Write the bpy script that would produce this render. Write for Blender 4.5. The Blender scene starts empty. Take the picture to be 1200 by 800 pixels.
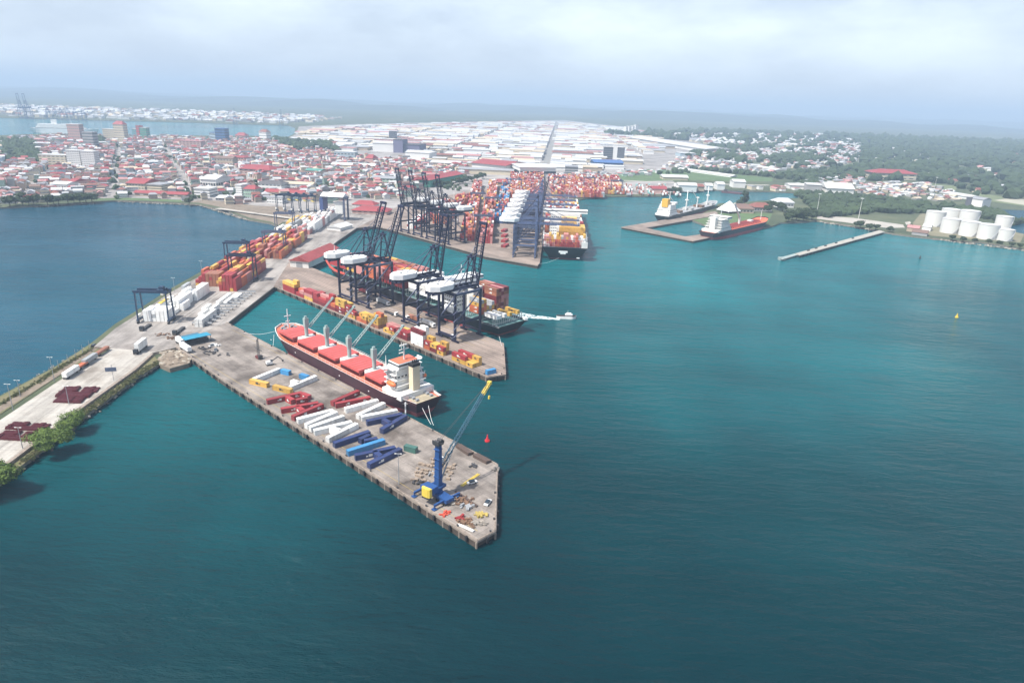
import bpy, bmesh, math, random
from mathutils import Vector, Matrix
from mathutils.geometry import tessellate_polygon
random.seed(11)
sc = bpy.context.scene
col = sc.collection
R = math.radians

# ------------------------------------------------------------------ camera, sky, sun, exposure
F, CAMH, YL, YR = 790.0, 152.0, 98.0, 140.0
ROLL = math.atan2(YR - YL, 1200.0)
PITCH = math.atan2((400 - (YL + YR) / 2) * math.cos(ROLL), F)
cp, sp, cr, sr = math.cos(PITCH), math.sin(PITCH), math.cos(ROLL), math.sin(ROLL)
_f = Vector((0, cp, -sp)); _u0 = Vector((0, sp, cp)); _x0 = Vector((1, 0, 0))
_r = _x0 * cr + _u0 * sr; _u = _u0 * cr - _x0 * sr
cam = bpy.data.cameras.new('camera'); camo = bpy.data.objects.new('camera', cam); col.objects.link(camo)
m = Matrix.Identity(4)
for i in range(3):
    m[i][0] = _r[i]; m[i][1] = _u[i]; m[i][2] = -_f[i]
m[2][3] = CAMH
camo.matrix_world = m
cam.sensor_fit = 'HORIZONTAL'; cam.sensor_width = 36; cam.lens = 36 * F / 1200
cam.clip_start = 1; cam.clip_end = 80000
sc.camera = camo

SUN_EL, SUN_AZ = R(57), R(-122)            # azimuth from +Y, clockwise
sd = Vector((math.sin(SUN_AZ) * math.cos(SUN_EL), math.cos(SUN_AZ) * math.cos(SUN_EL), math.sin(SUN_EL)))
sun = bpy.data.lights.new('sun', 'SUN'); sun.energy = 4.7; sun.angle = R(0.6); sun.color = (1, 0.955, 0.89)
suno = bpy.data.objects.new('sun', sun); col.objects.link(suno)
suno.rotation_euler = sd.to_track_quat('Z', 'Y').to_euler(); suno.location = (0, 0, 400)

w = bpy.data.worlds.new('World'); sc.world = w; w.use_nodes = True
nt = w.node_tree; nd = nt.nodes; bg = nd['Background']; bg.inputs['Strength'].default_value = 0.13
sky = nd.new('ShaderNodeTexSky'); sky.sky_type = 'NISHITA'; sky.sun_disc = False
sky.sun_elevation = SUN_EL; sky.sun_rotation = SUN_AZ % (2 * math.pi); sky.altitude = 150
sky.air_density = 1.0; sky.dust_density = 3.0; sky.ozone_density = 1.5
tc = nd.new('ShaderNodeTexCoord'); mp = nd.new('ShaderNodeMapping'); mp.inputs['Scale'].default_value = (1.0, 1.0, 2.6)
mp.inputs['Location'].default_value = (0.35, 0.2, 0.1)
n1 = nd.new('ShaderNodeTexNoise'); n1.inputs['Scale'].default_value = 3.1; n1.inputs['Detail'].default_value = 7; n1.inputs['Roughness'].default_value = 0.55
rp = nd.new('ShaderNodeValToRGB'); rp.color_ramp.elements[0].position = 0.42; rp.color_ramp.elements[1].position = 0.66
sep = nd.new('ShaderNodeSeparateXYZ')
ma = nd.new('ShaderNodeMapRange'); ma.inputs[1].default_value = -0.01; ma.inputs[2].default_value = 0.1; ma.inputs[3].default_value = 0.12; ma.inputs[4].default_value = 0.9
mu = nd.new('ShaderNodeMath'); mu.operation = 'MULTIPLY'
mx = nd.new('ShaderNodeMixRGB'); mx.inputs[2].default_value = (5.6, 6.3, 6.9, 1)
pale = nd.new('ShaderNodeMixRGB'); pale.inputs[2].default_value = (3.9, 4.5, 5.4, 1)   # thin veil of overcast
L = nt.links.new
L(tc.outputs['Generated'], mp.inputs[0]); L(mp.outputs[0], n1.inputs['Vector']); L(n1.outputs['Fac'], rp.inputs[0])
L(tc.outputs['Generated'], sep.inputs[0]); L(sep.outputs[2], ma.inputs[0])
md = nd.new('ShaderNodeMapRange'); md.inputs[1].default_value = 0.3; md.inputs[2].default_value = 0.6; md.inputs[3].default_value = 1; md.inputs[4].default_value = 0.15; m5 = nd.new('ShaderNodeMath'); m5.operation = 'MULTIPLY'
L(sep.outputs[2], md.inputs[0]); L(rp.outputs[0], m5.inputs[0]); L(md.outputs[0], m5.inputs[1]); L(m5.outputs[0], mu.inputs[0]); L(ma.outputs[0], mu.inputs[1])
mz = nd.new('ShaderNodeMapRange'); mz.inputs[1].default_value = 0.05; mz.inputs[2].default_value = 0.65; mz.inputs[3].default_value = 0.8; mz.inputs[4].default_value = 0.1
L(sep.outputs[2], mz.inputs[0]); L(mz.outputs[0], pale.inputs[0])
L(sky.outputs[0], pale.inputs[1]); L(pale.outputs[0], mx.inputs[1]); L(mu.outputs[0], mx.inputs[0]); L(mx.outputs[0], bg.inputs[0])

sc.view_settings.view_transform = 'Standard'; sc.view_settings.look = 'None'
sc.view_settings.exposure = 0.55; sc.view_settings.gamma = 1.0
sc.cycles.use_denoising = True
sc.cycles.max_bounces = 5; sc.cycles.diffuse_bounces = 2; sc.cycles.glossy_bounces = 3
sc.cycles.transmission_bounces = 2; sc.cycles.transparent_max_bounces = 6; sc.cycles.volume_bounces = 0
HAZE = 0.00016

# ------------------------------------------------------------------ helpers
def at(x, y, z=0.0):
    """ground point (height z) seen at photo pixel x, y"""
    u = x - 600.0; v = y - 400.0
    ul = u * cr + v * sr; vl = -u * sr + v * cr
    dx, dy, dz = ul, F * cp - vl * sp, -F * sp - vl * cp
    if dz > -1.5: dz = -1.5
    t = (CAMH - z) / -dz
    return Vector((dx * t, dy * t, z))
def pix(p):
    d = Vector(p) - Vector((0, 0, CAMH))
    k = F / d.dot(_f)
    return 600 + d.dot(_r) * k, 400 - d.dot(_u) * k
def A(*pts, z=0.0): return [at(x, y, z) for x, y in pts]

def tag(o, label=None, cat=None, group=None, kind=None):
    if label: o['label'] = label
    if cat: o['category'] = cat
    if group: o['group'] = group
    if kind: o['kind'] = kind
    return o
def empty(name, loc, rz=0, label=None, cat=None, group=None):
    o = bpy.data.objects.new(name, None); col.objects.link(o)
    o.empty_display_size = 1; o.location = loc; o.rotation_euler = (0, 0, rz)
    return tag(o, label, cat, group)
def inst(name, me, parent=None, loc=(0, 0, 0), rz=0):
    o = bpy.data.objects.new(name, me); col.objects.link(o)
    o.location = loc; o.rotation_euler = (0, 0, rz)
    if parent: o.parent = parent
    return o
def copy_tree(o, parent=None):
    c = o.copy(); col.objects.link(c); c.parent = parent
    for ch in o.children: copy_tree(ch, c)
    return c

class MB:
    def __init__(s): s.v = []; s.f = []; s.mi = []; s.m = 0; s.smooth = False; s.sm = []
    def face(s, *idx): s.f.append(idx); s.mi.append(s.m); s.sm.append(s.smooth)
    def box(s, c, size, rz=0, M=None):
        hx, hy, hz = size[0] / 2, size[1] / 2, size[2] / 2
        b = len(s.v); ca, sa = math.cos(rz), math.sin(rz)
        for z in (-hz, hz):
            for x, y in ((-hx, -hy), (hx, -hy), (hx, hy), (-hx, hy)):
                if M is not None: s.v.append(M @ Vector((x, y, z)) + Vector(c))
                else: s.v.append(Vector((c[0] + x * ca - y * sa, c[1] + x * sa + y * ca, c[2] + z)))
        for q in ((3, 2, 1, 0), (4, 5, 6, 7), (0, 1, 5, 4), (1, 2, 6, 5), (2, 3, 7, 6), (3, 0, 4, 7)):
            s.face(*[b + i for i in q])
        return s
    def b2(s, x0, x1, y0, y1, z0, z1): return s.box(((x0 + x1) / 2, (y0 + y1) / 2, (z0 + z1) / 2), (abs(x1 - x0), abs(y1 - y0), abs(z1 - z0)))
    def bar(s, p, q, a, b=None):
        p = Vector(p); q = Vector(q); d = q - p
        if d.length < 1e-4: return s
        M = d.to_track_quat('X', 'Z').to_matrix()
        return s.box((p + q) / 2, (d.length, a, b or a), M=M)
    def tube(s, p, q, r0, r1=None, n=8, caps=True):
        p = Vector(p); q = Vector(q); d = q - p; r1 = r0 if r1 is None else r1
        M = d.to_track_quat('Z', 'Y').to_matrix(); b = len(s.v)
        for c, r in ((p, r0), (q, r1)):
            for i in range(n):
                a = 2 * math.pi * i / n
                s.v.append(c + M @ Vector((r * math.cos(a), r * math.sin(a), 0)))
        for i in range(n):
            j = (i + 1) % n; s.face(b + i, b + j, b + n + j, b + n + i)
        if caps: s.face(*[b + i for i in reversed(range(n))]); s.face(*[b + n + i for i in range(n)])
        return s
    def prism(s, pts, z0, z1, ms=None, bottom=False):
        """pts: xy polygon; ms: (top, side) material indices"""
        pts = [Vector((p[0], p[1])) for p in pts]
        ar = sum(pts[i - 1].x * pts[i].y - pts[i].x * pts[i - 1].y for i in range(len(pts)))
        if ar < 0: pts.reverse()
        n = len(pts); b = len(s.v); mt, msd = ms or (s.m, s.m)
        for z in (z0, z1):
            for p in pts: s.v.append(Vector((p.x, p.y, z)))
        sv = s.m; s.m = mt
        for t in tessellate_polygon([[Vector((p.x, p.y, 0)) for p in pts]]):
            a, c, d = t
            if (pts[c] - pts[a]).cross(pts[d] - pts[a]) < 0: c, d = d, c
            s.face(b + n + a, b + n + c, b + n + d)
            if bottom: s.face(b + d, b + c, b + a)
        s.m = msd
        for i in range(n):
            j = (i + 1) % n; s.face(b + i, b + j, b + n + j, b + n + i)
        s.m = sv
        return s
    def gable(s, c, lx, ly, z0, zr, over=0.0, hip=0.0):
        """pitched roof, ridge along x"""
        hx, hy = lx / 2 + over, ly / 2 + over; b = len(s.v)
        cx, cy = c
        for x, y in ((-hx, -hy), (hx, -hy), (hx, hy), (-hx, hy)): s.v.append(Vector((cx + x, cy + y, z0)))
        s.v.append(Vector((cx - hx + hip, cy, zr))); s.v.append(Vector((cx + hx - hip, cy, zr)))
        for q in ((0, 1, 5, 4), (2, 3, 4, 5), (3, 0, 4), (1, 2, 5), (3, 2, 1, 0)): s.face(*[b + i for i in q])
        return s
    def blob(s, c, r, n=1, jit=0.25, rnd=random):
        bm = bmesh.new(); bmesh.ops.create_icosphere(bm, subdivisions=n, radius=1)
        b = len(s.v)
        for v in bm.verts:
            k = 1 + rnd.uniform(-jit, jit)
            s.v.append(Vector((c[0] + v.co.x * r[0] * k, c[1] + v.co.y * r[1] * k, c[2] + v.co.z * r[2] * k)))
        for f in bm.faces: s.face(*[b + v.index for v in f.verts])
        bm.free(); return s
    def mesh(s, name, mats):
        me = bpy.data.meshes.new(name)
        me.from_pydata([tuple(v) for v in s.v], [], s.f)
        for mt in (mats if isinstance(mats, (list, tuple)) else [mats]): me.materials.append(mt)
        if len(me.polygons):
            me.polygons.foreach_set('material_index', s.mi); me.polygons.foreach_set('use_smooth', s.sm)
        me.update(); return me
    def build(s, name, mats, parent=None, loc=(0, 0, 0), rz=0):
        return inst(name, s.mesh(name, mats), parent, loc, rz)

# ------------------------------------------------------------------ materials
MATS = {}
def mat(name, c, rough=0.7, var=0.25, scale=0.3, metal=0.0, bump=0.0, bscale=3.0, c2=None, coords='Object'):
    if name in MATS: return MATS[name]
    mt = bpy.data.materials.new(name); mt.use_nodes = True
    n = mt.node_tree.nodes; l = mt.node_tree.links.new; bs = n['Principled BSDF']
    bs.inputs['Roughness'].default_value = rough; bs.inputs['Metallic'].default_value = metal
    t = n.new('ShaderNodeTexCoord'); no = n.new('ShaderNodeTexNoise')
    no.inputs['Scale'].default_value = scale; no.inputs['Detail'].default_value = 5; no.inputs['Roughness'].default_value = 0.65
    r = n.new('ShaderNodeValToRGB'); r.color_ramp.elements[0].position = 0.3; r.color_ramp.elements[1].position = 0.7
    d = c2 or [max(0, x * (1 - var)) for x in c]
    r.color_ramp.elements[0].color = (*d, 1); r.color_ramp.elements[1].color = (*c, 1)
    l(t.outputs[coords], no.inputs['Vector']); l(no.outputs['Fac'], r.inputs[0]); l(r.outputs[0], bs.inputs['Base Color'])
    if bump:
        n2 = n.new('ShaderNodeTexNoise'); n2.inputs['Scale'].default_value = bscale; n2.inputs['Detail'].default_value = 4
        b = n.new('ShaderNodeBump'); b.inputs['Strength'].default_value = bump; b.inputs['Distance'].default_value = 0.3
        l(t.outputs[coords], n2.inputs['Vector']); l(n2.outputs['Fac'], b.inputs['Height']); l(b.outputs[0], bs.inputs['Normal'])
    MATS[name] = mt; return mt

def corr(name, c, rough=0.55):
    """painted corrugated steel: vertical ribs, rust streaks"""
    if name in MATS: return MATS[name]
    mt = bpy.data.materials.new(name); mt.use_nodes = True
    n = mt.node_tree.nodes; l = mt.node_tree.links.new; bs = n['Principled BSDF']; bs.inputs['Roughness'].default_value = rough
    t = n.new('ShaderNodeTexCoord'); wv = n.new('ShaderNodeTexWave'); wv.wave_profile = 'SIN'; wv.inputs['Scale'].default_value = 1.1
    b = n.new('ShaderNodeBump'); b.inputs['Strength'].default_value = 0.5; b.inputs['Distance'].default_value = 0.06
    l(t.outputs['Object'], wv.inputs['Vector']); l(wv.outputs['Color'], b.inputs['Height']); l(b.outputs[0], bs.inputs['Normal'])
    mpn = n.new('ShaderNodeMapping'); mpn.inputs['Scale'].default_value = (0.8, 0.8, 0.15)
    oi = n.new('ShaderNodeObjectInfo'); ad = n.new('ShaderNodeVectorMath'); ad.operation = 'MULTIPLY_ADD'; ad.inputs[1].default_value = (37, 11, 5)
    no = n.new('ShaderNodeTexNoise'); no.inputs['Scale'].default_value = 0.9; no.inputs['Detail'].default_value = 6; no.inputs['Roughness'].default_value = 0.7
    l(oi.outputs['Random'], ad.inputs[0]); l(t.outputs['Object'], mpn.inputs[0]); l(mpn.outputs[0], ad.inputs[2]); l(ad.outputs[0], no.inputs['Vector'])
    r = n.new('ShaderNodeValToRGB'); e = r.color_ramp.elements
    e[0].position = 0.26; e[0].color = (c[0] * .62 + .05, c[1] * .6 + .025, c[2] * .58 + .015, 1)
    e[1].position = 0.5; e[1].color = (*c, 1)
    hv = n.new('ShaderNodeHueSaturation'); mr = n.new('ShaderNodeMapRange'); mr.inputs[3].default_value = 0.75; mr.inputs[4].default_value = 1.15
    l(oi.outputs['Random'], mr.inputs[0]); l(mr.outputs[0], hv.inputs['Value'])
    l(no.outputs['Fac'], r.inputs[0]); l(r.outputs[0], hv.inputs['Color']); l(hv.outputs[0], bs.inputs['Base Color'])
    MATS[name] = mt; return mt

def concrete(name, c, stain, scale=0.05, planks=0.0, ang=0.0, slab=0.0):
    mt = bpy.data.materials.new(name); mt.use_nodes = True
    n = mt.node_tree.nodes; l = mt.node_tree.links.new; bs = n['Principled BSDF']; bs.inputs['Roughness'].default_value = 0.85
    g = n.new('ShaderNodeNewGeometry'); mpn = n.new('ShaderNodeMapping'); mpn.inputs['Rotation'].default_value = (0, 0, -ang)
    l(g.outputs['Position'], mpn.inputs[0])
    def noise(s, d=6, ro=0.65, st=None):
        k = n.new('ShaderNodeTexNoise'); k.inputs['Scale'].default_value = s; k.inputs['Detail'].default_value = d; k.inputs['Roughness'].default_value = ro
        if st:
            m2 = n.new('ShaderNodeMapping'); m2.inputs['Scale'].default_value = st; l(mpn.outputs[0], m2.inputs[0]); l(m2.outputs[0], k.inputs['Vector'])
        else: l(mpn.outputs[0], k.inputs['Vector'])
        return k
    a = noise(scale); r = n.new('ShaderNodeValToRGB'); e = r.color_ramp.elements
    e[0].position = 0.33; e[0].color = (*stain, 1); e[1].position = 0.56; e[1].color = (*c, 1)
    l(a.outputs['Fac'], r.inputs[0])
    # fine speckle and long tyre streaks
    f = noise(0.9, 5, 0.75); s2 = noise(0.12, 5, 0.6, (0.12, 1.6, 1))
    mrf = n.new('ShaderNodeMapRange'); mrf.inputs[1].default_value = 0.3; mrf.inputs[2].default_value = 0.7; mrf.inputs[3].default_value = 0.78; mrf.inputs[4].default_value = 1.1
    mrs = n.new('ShaderNodeMapRange'); mrs.inputs[1].default_value = 0.35; mrs.inputs[2].default_value = 0.6; mrs.inputs[3].default_value = 0.72; mrs.inputs[4].default_value = 1.06
    l(f.outputs['Fac'], mrf.inputs[0]); l(s2.outputs['Fac'], mrs.inputs[0])
    mul = n.new('ShaderNodeMath'); mul.operation = 'MULTIPLY'; l(mrf.outputs[0], mul.inputs[0]); l(mrs.outputs[0], mul.inputs[1])
    v = mul.outputs[0]
    if planks:
        wv = n.new('ShaderNodeTexWave'); wv.bands_direction = 'Y'; wv.inputs['Scale'].default_value = planks; wv.inputs['Distortion'].default_value = 1.2; wv.inputs['Detail'].default_value = 2
        l(mpn.outputs[0], wv.inputs['Vector']); q = n.new('ShaderNodeMapRange'); q.inputs[3].default_value = 0.72; q.inputs[4].default_value = 1.08
        l(wv.outputs['Fac'], q.inputs[0]); m3 = n.new('ShaderNodeMath'); m3.operation = 'MULTIPLY'; l(v, m3.inputs[0]); l(q.outputs[0], m3.inputs[1]); v = m3.outputs[0]
    if slab:
        br = n.new('ShaderNodeTexBrick'); br.inputs['Scale'].default_value = 1.0; br.inputs['Brick Width'].default_value = slab; br.inputs['Row Height'].default_value = slab * 0.8
        br.inputs['Mortar Size'].default_value = 0.12; br.inputs['Color1'].default_value = (1, 1, 1, 1); br.inputs['Color2'].default_value = (.88, .88, .88, 1); br.inputs['Mortar'].default_value = (.62, .62, .62, 1)
        l(mpn.outputs[0], br.inputs['Vector']); m4 = n.new('ShaderNodeMath'); m4.operation = 'MULTIPLY'; l(v, m4.inputs[0]); l(br.outputs['Color'], m4.inputs[1]); v = m4.outputs[0]
    vm = n.new('ShaderNodeVectorMath'); vm.operation = 'SCALE'; l(r.outputs[0], vm.inputs[0]); l(v, vm.inputs['Scale'])
    l(vm.outputs[0], bs.inputs['Base Color'])
    bp = n.new('ShaderNodeBump'); bp.inputs['Strength'].default_value = 0.25; bp.inputs['Distance'].default_value = 0.1
    l(f.outputs['Fac'], bp.inputs['Height']); l(bp.outputs[0], bs.inputs['Normal'])
    MATS[name] = mt; return mt

def water_mat(name, deep, shallow, near=None):
    mt = bpy.data.materials.new(name); mt.use_nodes = True
    n = mt.node_tree.nodes; l = mt.node_tree.links.new; bs = n['Principled BSDF']
    bs.inputs['Roughness'].default_value = 0.09; bs.inputs['IOR'].default_value = 1.33; bs.inputs['Specular IOR Level'].default_value = 0.11
    g = n.new('ShaderNodeNewGeometry')
    def noise(s, st, d, rot=0, ro=0.55):
        m2 = n.new('ShaderNodeMapping'); m2.inputs['Scale'].default_value = st; m2.inputs['Rotation'].default_value = (0, 0, rot)
        k = n.new('ShaderNodeTexNoise'); k.inputs['Scale'].default_value = s; k.inputs['Detail'].default_value = d; k.inputs['Roughness'].default_value = ro
        l(g.outputs['Position'], m2.inputs[0]); l(m2.outputs[0], k.inputs['Vector']); return k
    a = noise(0.0038, (1, .55, 1), 4, 0.35, 0.55)
    r = n.new('ShaderNodeValToRGB'); e = r.color_ramp.elements
    e[0].position = 0.36; e[0].color = (*deep, 1); e[1].position = 0.66; e[1].color = (*shallow, 1)
    l(a.outputs['Fac'], r.inputs[0])
    if near:      # base colour dark towards the camera, lighter teal farther out
        sx = n.new('ShaderNodeSeparateXYZ'); l(g.outputs['Position'], sx.inputs[0]); ad0 = n.new('ShaderNodeMath'); ad0.operation = 'MULTIPLY_ADD'; ad0.inputs[1].default_value = 420
        l(a.outputs['Fac'], ad0.inputs[0]); l(sx.outputs[1], ad0.inputs[2]); mr0 = n.new('ShaderNodeMapRange'); mr0.inputs[1].default_value = 260; mr0.inputs[2].default_value = 950; mr0.interpolation_type = 'SMOOTHSTEP'
        mx0 = n.new('ShaderNodeMixRGB'); mx0.inputs[1].default_value = (*near, 1); l(ad0.outputs[0], mr0.inputs[0]); l(mr0.outputs[0], mx0.inputs[0]); l(r.outputs[0], mx0.inputs[2]); l(mx0.outputs[0], bs.inputs['Base Color'])
    else: l(r.outputs[0], bs.inputs['Base Color'])
    # long current streaks, a little lighter or darker than the rest
    stq = noise(0.011, (.35, 1.5, 1), 5, -.5, .6); ms = n.new('ShaderNodeMapRange'); ms.inputs[1].default_value = .32; ms.inputs[2].default_value = .68; ms.inputs[3].default_value = .86; ms.inputs[4].default_value = 1.16
    l(stq.outputs['Fac'], ms.inputs[0]); vs = n.new('ShaderNodeVectorMath'); vs.operation = 'SCALE'; src = bs.inputs['Base Color'].links[0].from_socket
    l(src, vs.inputs[0]); l(ms.outputs[0], vs.inputs['Scale']); l(vs.outputs[0], bs.inputs['Base Color'])
    w1 = noise(0.16, (0.55, 1.5, 1), 6, 0.28, 0.6); w2 = noise(0.035, (.6, 1.6, 1), 3, 0.45)
    ad = n.new('ShaderNodeMath'); ad.operation = 'MULTIPLY_ADD'; ad.inputs[1].default_value = 1.6
    l(w2.outputs['Fac'], ad.inputs[0]); l(w1.outputs['Fac'], ad.inputs[2])
    b = n.new('ShaderNodeBump'); b.inputs['Strength'].default_value = 0.8; b.inputs['Distance'].default_value = 2.2
    pt = noise(0.006, (.6, 1, 1), 3, .9); mpt = n.new('ShaderNodeMapRange'); mpt.inputs[1].default_value = .35; mpt.inputs[2].default_value = .65; mpt.inputs[3].default_value = .45; mpt.inputs[4].default_value = 1.0
    l(pt.outputs['Fac'], mpt.inputs[0]); l(mpt.outputs[0], b.inputs['Strength'])
    l(ad.outputs[0], b.inputs['Height']); l(b.outputs[0], bs.inputs['Normal'])
    MATS[name] = mt; return mt

water = water_mat('harbour water', (0.0, 0.080, 0.094), (0.004, 0.148, 0.165), (0.0, 0.0165, 0.0225))
baywater = water_mat('bay water', (0.003, 0.050, 0.085), (0.006, 0.070, 0.105))
U_ANG = math.atan2(-0.68, 0.733)
pier_top = concrete('pier concrete', (0.315, 0.275, 0.24), (0.12, 0.097, 0.08), 0.055, slab=9.0, ang=U_ANG)
mid_top = concrete('weathered quay deck', (0.33, 0.26, 0.215), (0.18, 0.14, 0.115), 0.04, planks=0.12, ang=U_ANG)
road_top = concrete('pale road concrete', (0.47, 0.44, 0.39), (0.27, 0.235, 0.195), 0.05, slab=12.0, ang=1.64)
yard_top = concrete('yard concrete', (0.37, 0.34, 0.31), (0.19, 0.165, 0.145), 0.04, slab=14.0, ang=1.64)
pier_side = mat('stained pier wall', (0.10, 0.075, 0.06), 0.9, 0.6, 0.5, bump=0.6, coords='Object')
pier_lip = mat('pier edge beam', (0.33, 0.27, 0.22), 0.85, 0.5, 0.6)
rock = mat('shore rock', (0.26, 0.23, 0.19), 0.9, 0.6, 0.5, bump=0.8)
dirt = mat('brown dirt', (0.25, 0.20, 0.15), 0.95, 0.45, 0.15, bump=0.5)
grass = mat('rough grass', (0.115, 0.125, 0.045), 0.95, 0.5, 0.12, c2=(0.17, 0.14, 0.08), bump=0.5)
lawn = mat('lawn grass', (0.10, 0.16, 0.06), 0.95, 0.35, 0.03)
steel_dark = mat('dark navy crane steel', (0.018, 0.019, 0.052), 0.5, 0.3, 0.4)
steel_gray = mat('grey blue crane steel', (0.09, 0.105, 0.17), 0.5, 0.3, 0.4)
steel_rtg = mat('blue yard crane steel', (0.02, 0.045, 0.095), 0.5, 0.3, 0.4)
white_paint = mat('white paint', (0.80, 0.80, 0.78), 0.5, 0.12, 0.3)
offwhite = mat('aged white paint', (0.74, 0.73, 0.69), 0.6, 0.2, 0.3)
cream = mat('cream paint', (0.72, 0.60, 0.42), 0.6, 0.15, 0.3)
black = mat('black rubber', (0.02, 0.02, 0.022), 0.7, 0.3, 0.8)
dark_metal = mat('dark steel', (0.06, 0.058, 0.06), 0.6, 0.3, 0.8)
lgray = mat('grey steel', (0.33, 0.34, 0.35), 0.6, 0.2, 0.4)
glass = mat('dark window glass', (0.03, 0.045, 0.06), 0.12, 0.3, 0.3)
orange = mat('lifeboat orange', (0.75, 0.17, 0.05), 0.5, 0.1, 0.3)
yellow = mat('crane yellow', (0.75, 0.55, 0.08), 0.5, 0.12, 0.3)
blue_crane = mat('crane blue', (0.02, 0.075, 0.23), 0.45, 0.2, 0.3)
redroof = mat('red tin roof', (0.36, 0.07, 0.065), 0.6, 0.35, 0.12)
wood = mat('brown timber', (0.22, 0.13, 0.08), 0.85, 0.4, 0.8)

# ------------------------------------------------------------------ water and land
def sheet(name, pts, z0, z1, mats, kind='structure', label=None):
    o = MB().prism(pts, z0, z1, (0, 1 if isinstance(mats, list) and len(mats) > 1 else 0)).build(name, mats)
    return tag(o, label, None, None, kind)
W = 24000
MB().prism([(-W, -1500), (W, -1500), (W, W), (-W, W)], -0.5, 0.0).build('water', water)['kind'] = 'structure'
bay = A((-400, 640), (-60, 505), (0, 480), (63, 447), (108, 415), (162, 372), (232, 330), (310, 285), (330, 268), (330, 225), (-500, 225))
sheet('bay', bay, -0.4, 0.03, [baywater])

# mainland outline, seaward side first, then out to the horizon
coast = A((-260, 268), (-90, 257), (0, 245), (40, 243), (112, 238), (137, 236.5), (185, 238), (232, 241), (263, 247.5), (292, 259), (318, 263.5), (326, 267),
          (310, 279), (273, 298), (232, 323), (200, 341), (162, 366), (135, 383), (108, 405), (63, 434.5), (0, 468), (-70, 504), (-220, 580),
          (-160, 640), (-40, 592), (0, 570), (11, 558), (29, 545.5), (99, 490), (144, 457.5), (162, 444), (187, 428.5), (200, 430), (215, 424), (225, 405),
          (268, 381), (322, 337), (340, 330), (365, 312), (372, 300), (395, 281), (418, 266.5), (440, 265), (458, 266),
          (600, 262), (640, 236), (662, 238.5), (700, 231.5), (775, 231), (800, 226), (825, 223.5), (862, 224.5), (900, 225.5), (934, 227), (936, 233), (905, 236),
          (870, 238), (842, 240), (834, 246), (822, 252), (808, 258.5), (822, 264), (838, 271), (870, 272), (905, 266.5), (915, 262.5), (940, 261.5), (957, 260), (1000, 266), (1020, 270), (1047, 275.5),
          (1075, 279), (1100, 281.5), (1125, 284), (1150, 285.5), (1175, 289), (1200, 294), (1300, 316), (1600, 380))
far = [Vector((6000, 700, 0)), Vector((W - 900, 2000, 0)), Vector((W - 900, W - 900, 0)), Vector((-W + 900, W - 900, 0)), Vector((-W + 900, 9000, 0))]
farshore = A((-300, 134), (-120, 137), (0, 138.5), (60, 140), (115, 141.5), (180, 143), (240, 144.5), (300, 146.5), (338, 147.5), (346, 150),
             (345, 157), (338, 161), (290, 160), (200, 159.5), (110, 158.5), (60, 157.5), (20, 158.5), (-60, 163), (-260, 171))
ground_m = bpy.data.materials.new('ground cover'); ground_m.use_nodes = True
def _ground():
    n = ground_m.node_tree.nodes; l = ground_m.node_tree.links.new; bs = n['Principled BSDF']; bs.inputs['Roughness'].default_value = 0.95
    g = n.new('ShaderNodeNewGeometry')
    def noise(s, d, ro=0.6):
        k = n.new('ShaderNodeTexNoise'); k.inputs['Scale'].default_value = s; k.inputs['Detail'].default_value = d; k.inputs['Roughness'].default_value = ro
        l(g.outputs['Position'], k.inputs['Vector']); return k
    a = noise(0.012, 8, 0.7); b = noise(0.0016, 5)
    r = n.new('ShaderNodeValToRGB'); e = r.color_ramp.elements
    e[0].position = 0.35; e[0].color = (0.035, 0.055, 0.025, 1); e[1].position = 0.7; e[1].color = (0.11, 0.12, 0.06, 1)
    r2 = n.new('ShaderNodeValToRGB'); e = r2.color_ramp.elements
    e[0].position = 0.60; e[0].color = (0, 0, 0, 1); e[1].position = 0.68; e[1].color = (1, 1, 1, 1)
    m = n.new('ShaderNodeMixRGB'); m.inputs[2].default_value = (0.17, 0.16, 0.10, 1)
    l(a.outputs['Fac'], r.inputs[0]); l(b.outputs['Fac'], r2.inputs[0]); l(r2.outputs[0], m.inputs[0]); l(r.outputs[0], m.inputs[1]); l(m.outputs[0], bs.inputs['Base Color'])
    bp = n.new('ShaderNodeBump'); bp.inputs['Strength'].default_value = 0.6; bp.inputs['Distance'].default_value = 4
    l(a.outputs['Fac'], bp.inputs['Height']); l(bp.outputs[0], bs.inputs['Normal'])
_ground()
sheet('ground', coast + far + farshore, -0.6, 2.0, [ground_m, rock])
# inlet behind the tank farm
sheet('inlet', A((1155, 249.5), (1172, 247), (1260, 250), (1400, 262), (1400, 306), (1260, 292), (1200, 277), (1184, 271), (1179, 262), (1170, 255)), 1.9, 2.03, [baywater])

citym = concrete('street paving', (0.36, 0.335, 0.315), (0.17, 0.155, 0.14), 0.02)
citypoly = A((-250, 262), (-90, 252), (0, 241), (40, 239), (112, 234), (137, 234), (232, 238), (263, 245), (292, 257), (320, 262), (336, 262), (400, 240), (445, 252), (470, 262), (560, 245), (640, 233), (662, 236), (700, 229.5), (775, 229), (800, 224),
             (780, 205), (850, 190), (860, 178), (800, 163), (740, 150), (660, 141), (560, 143), (420, 146), (350, 149), (347, 158), (338, 162.5), (200, 161), (60, 159.5), (-60, 166), (-250, 173))
sheet('street', citypoly, 1.0, 2.06, [citym])
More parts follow.
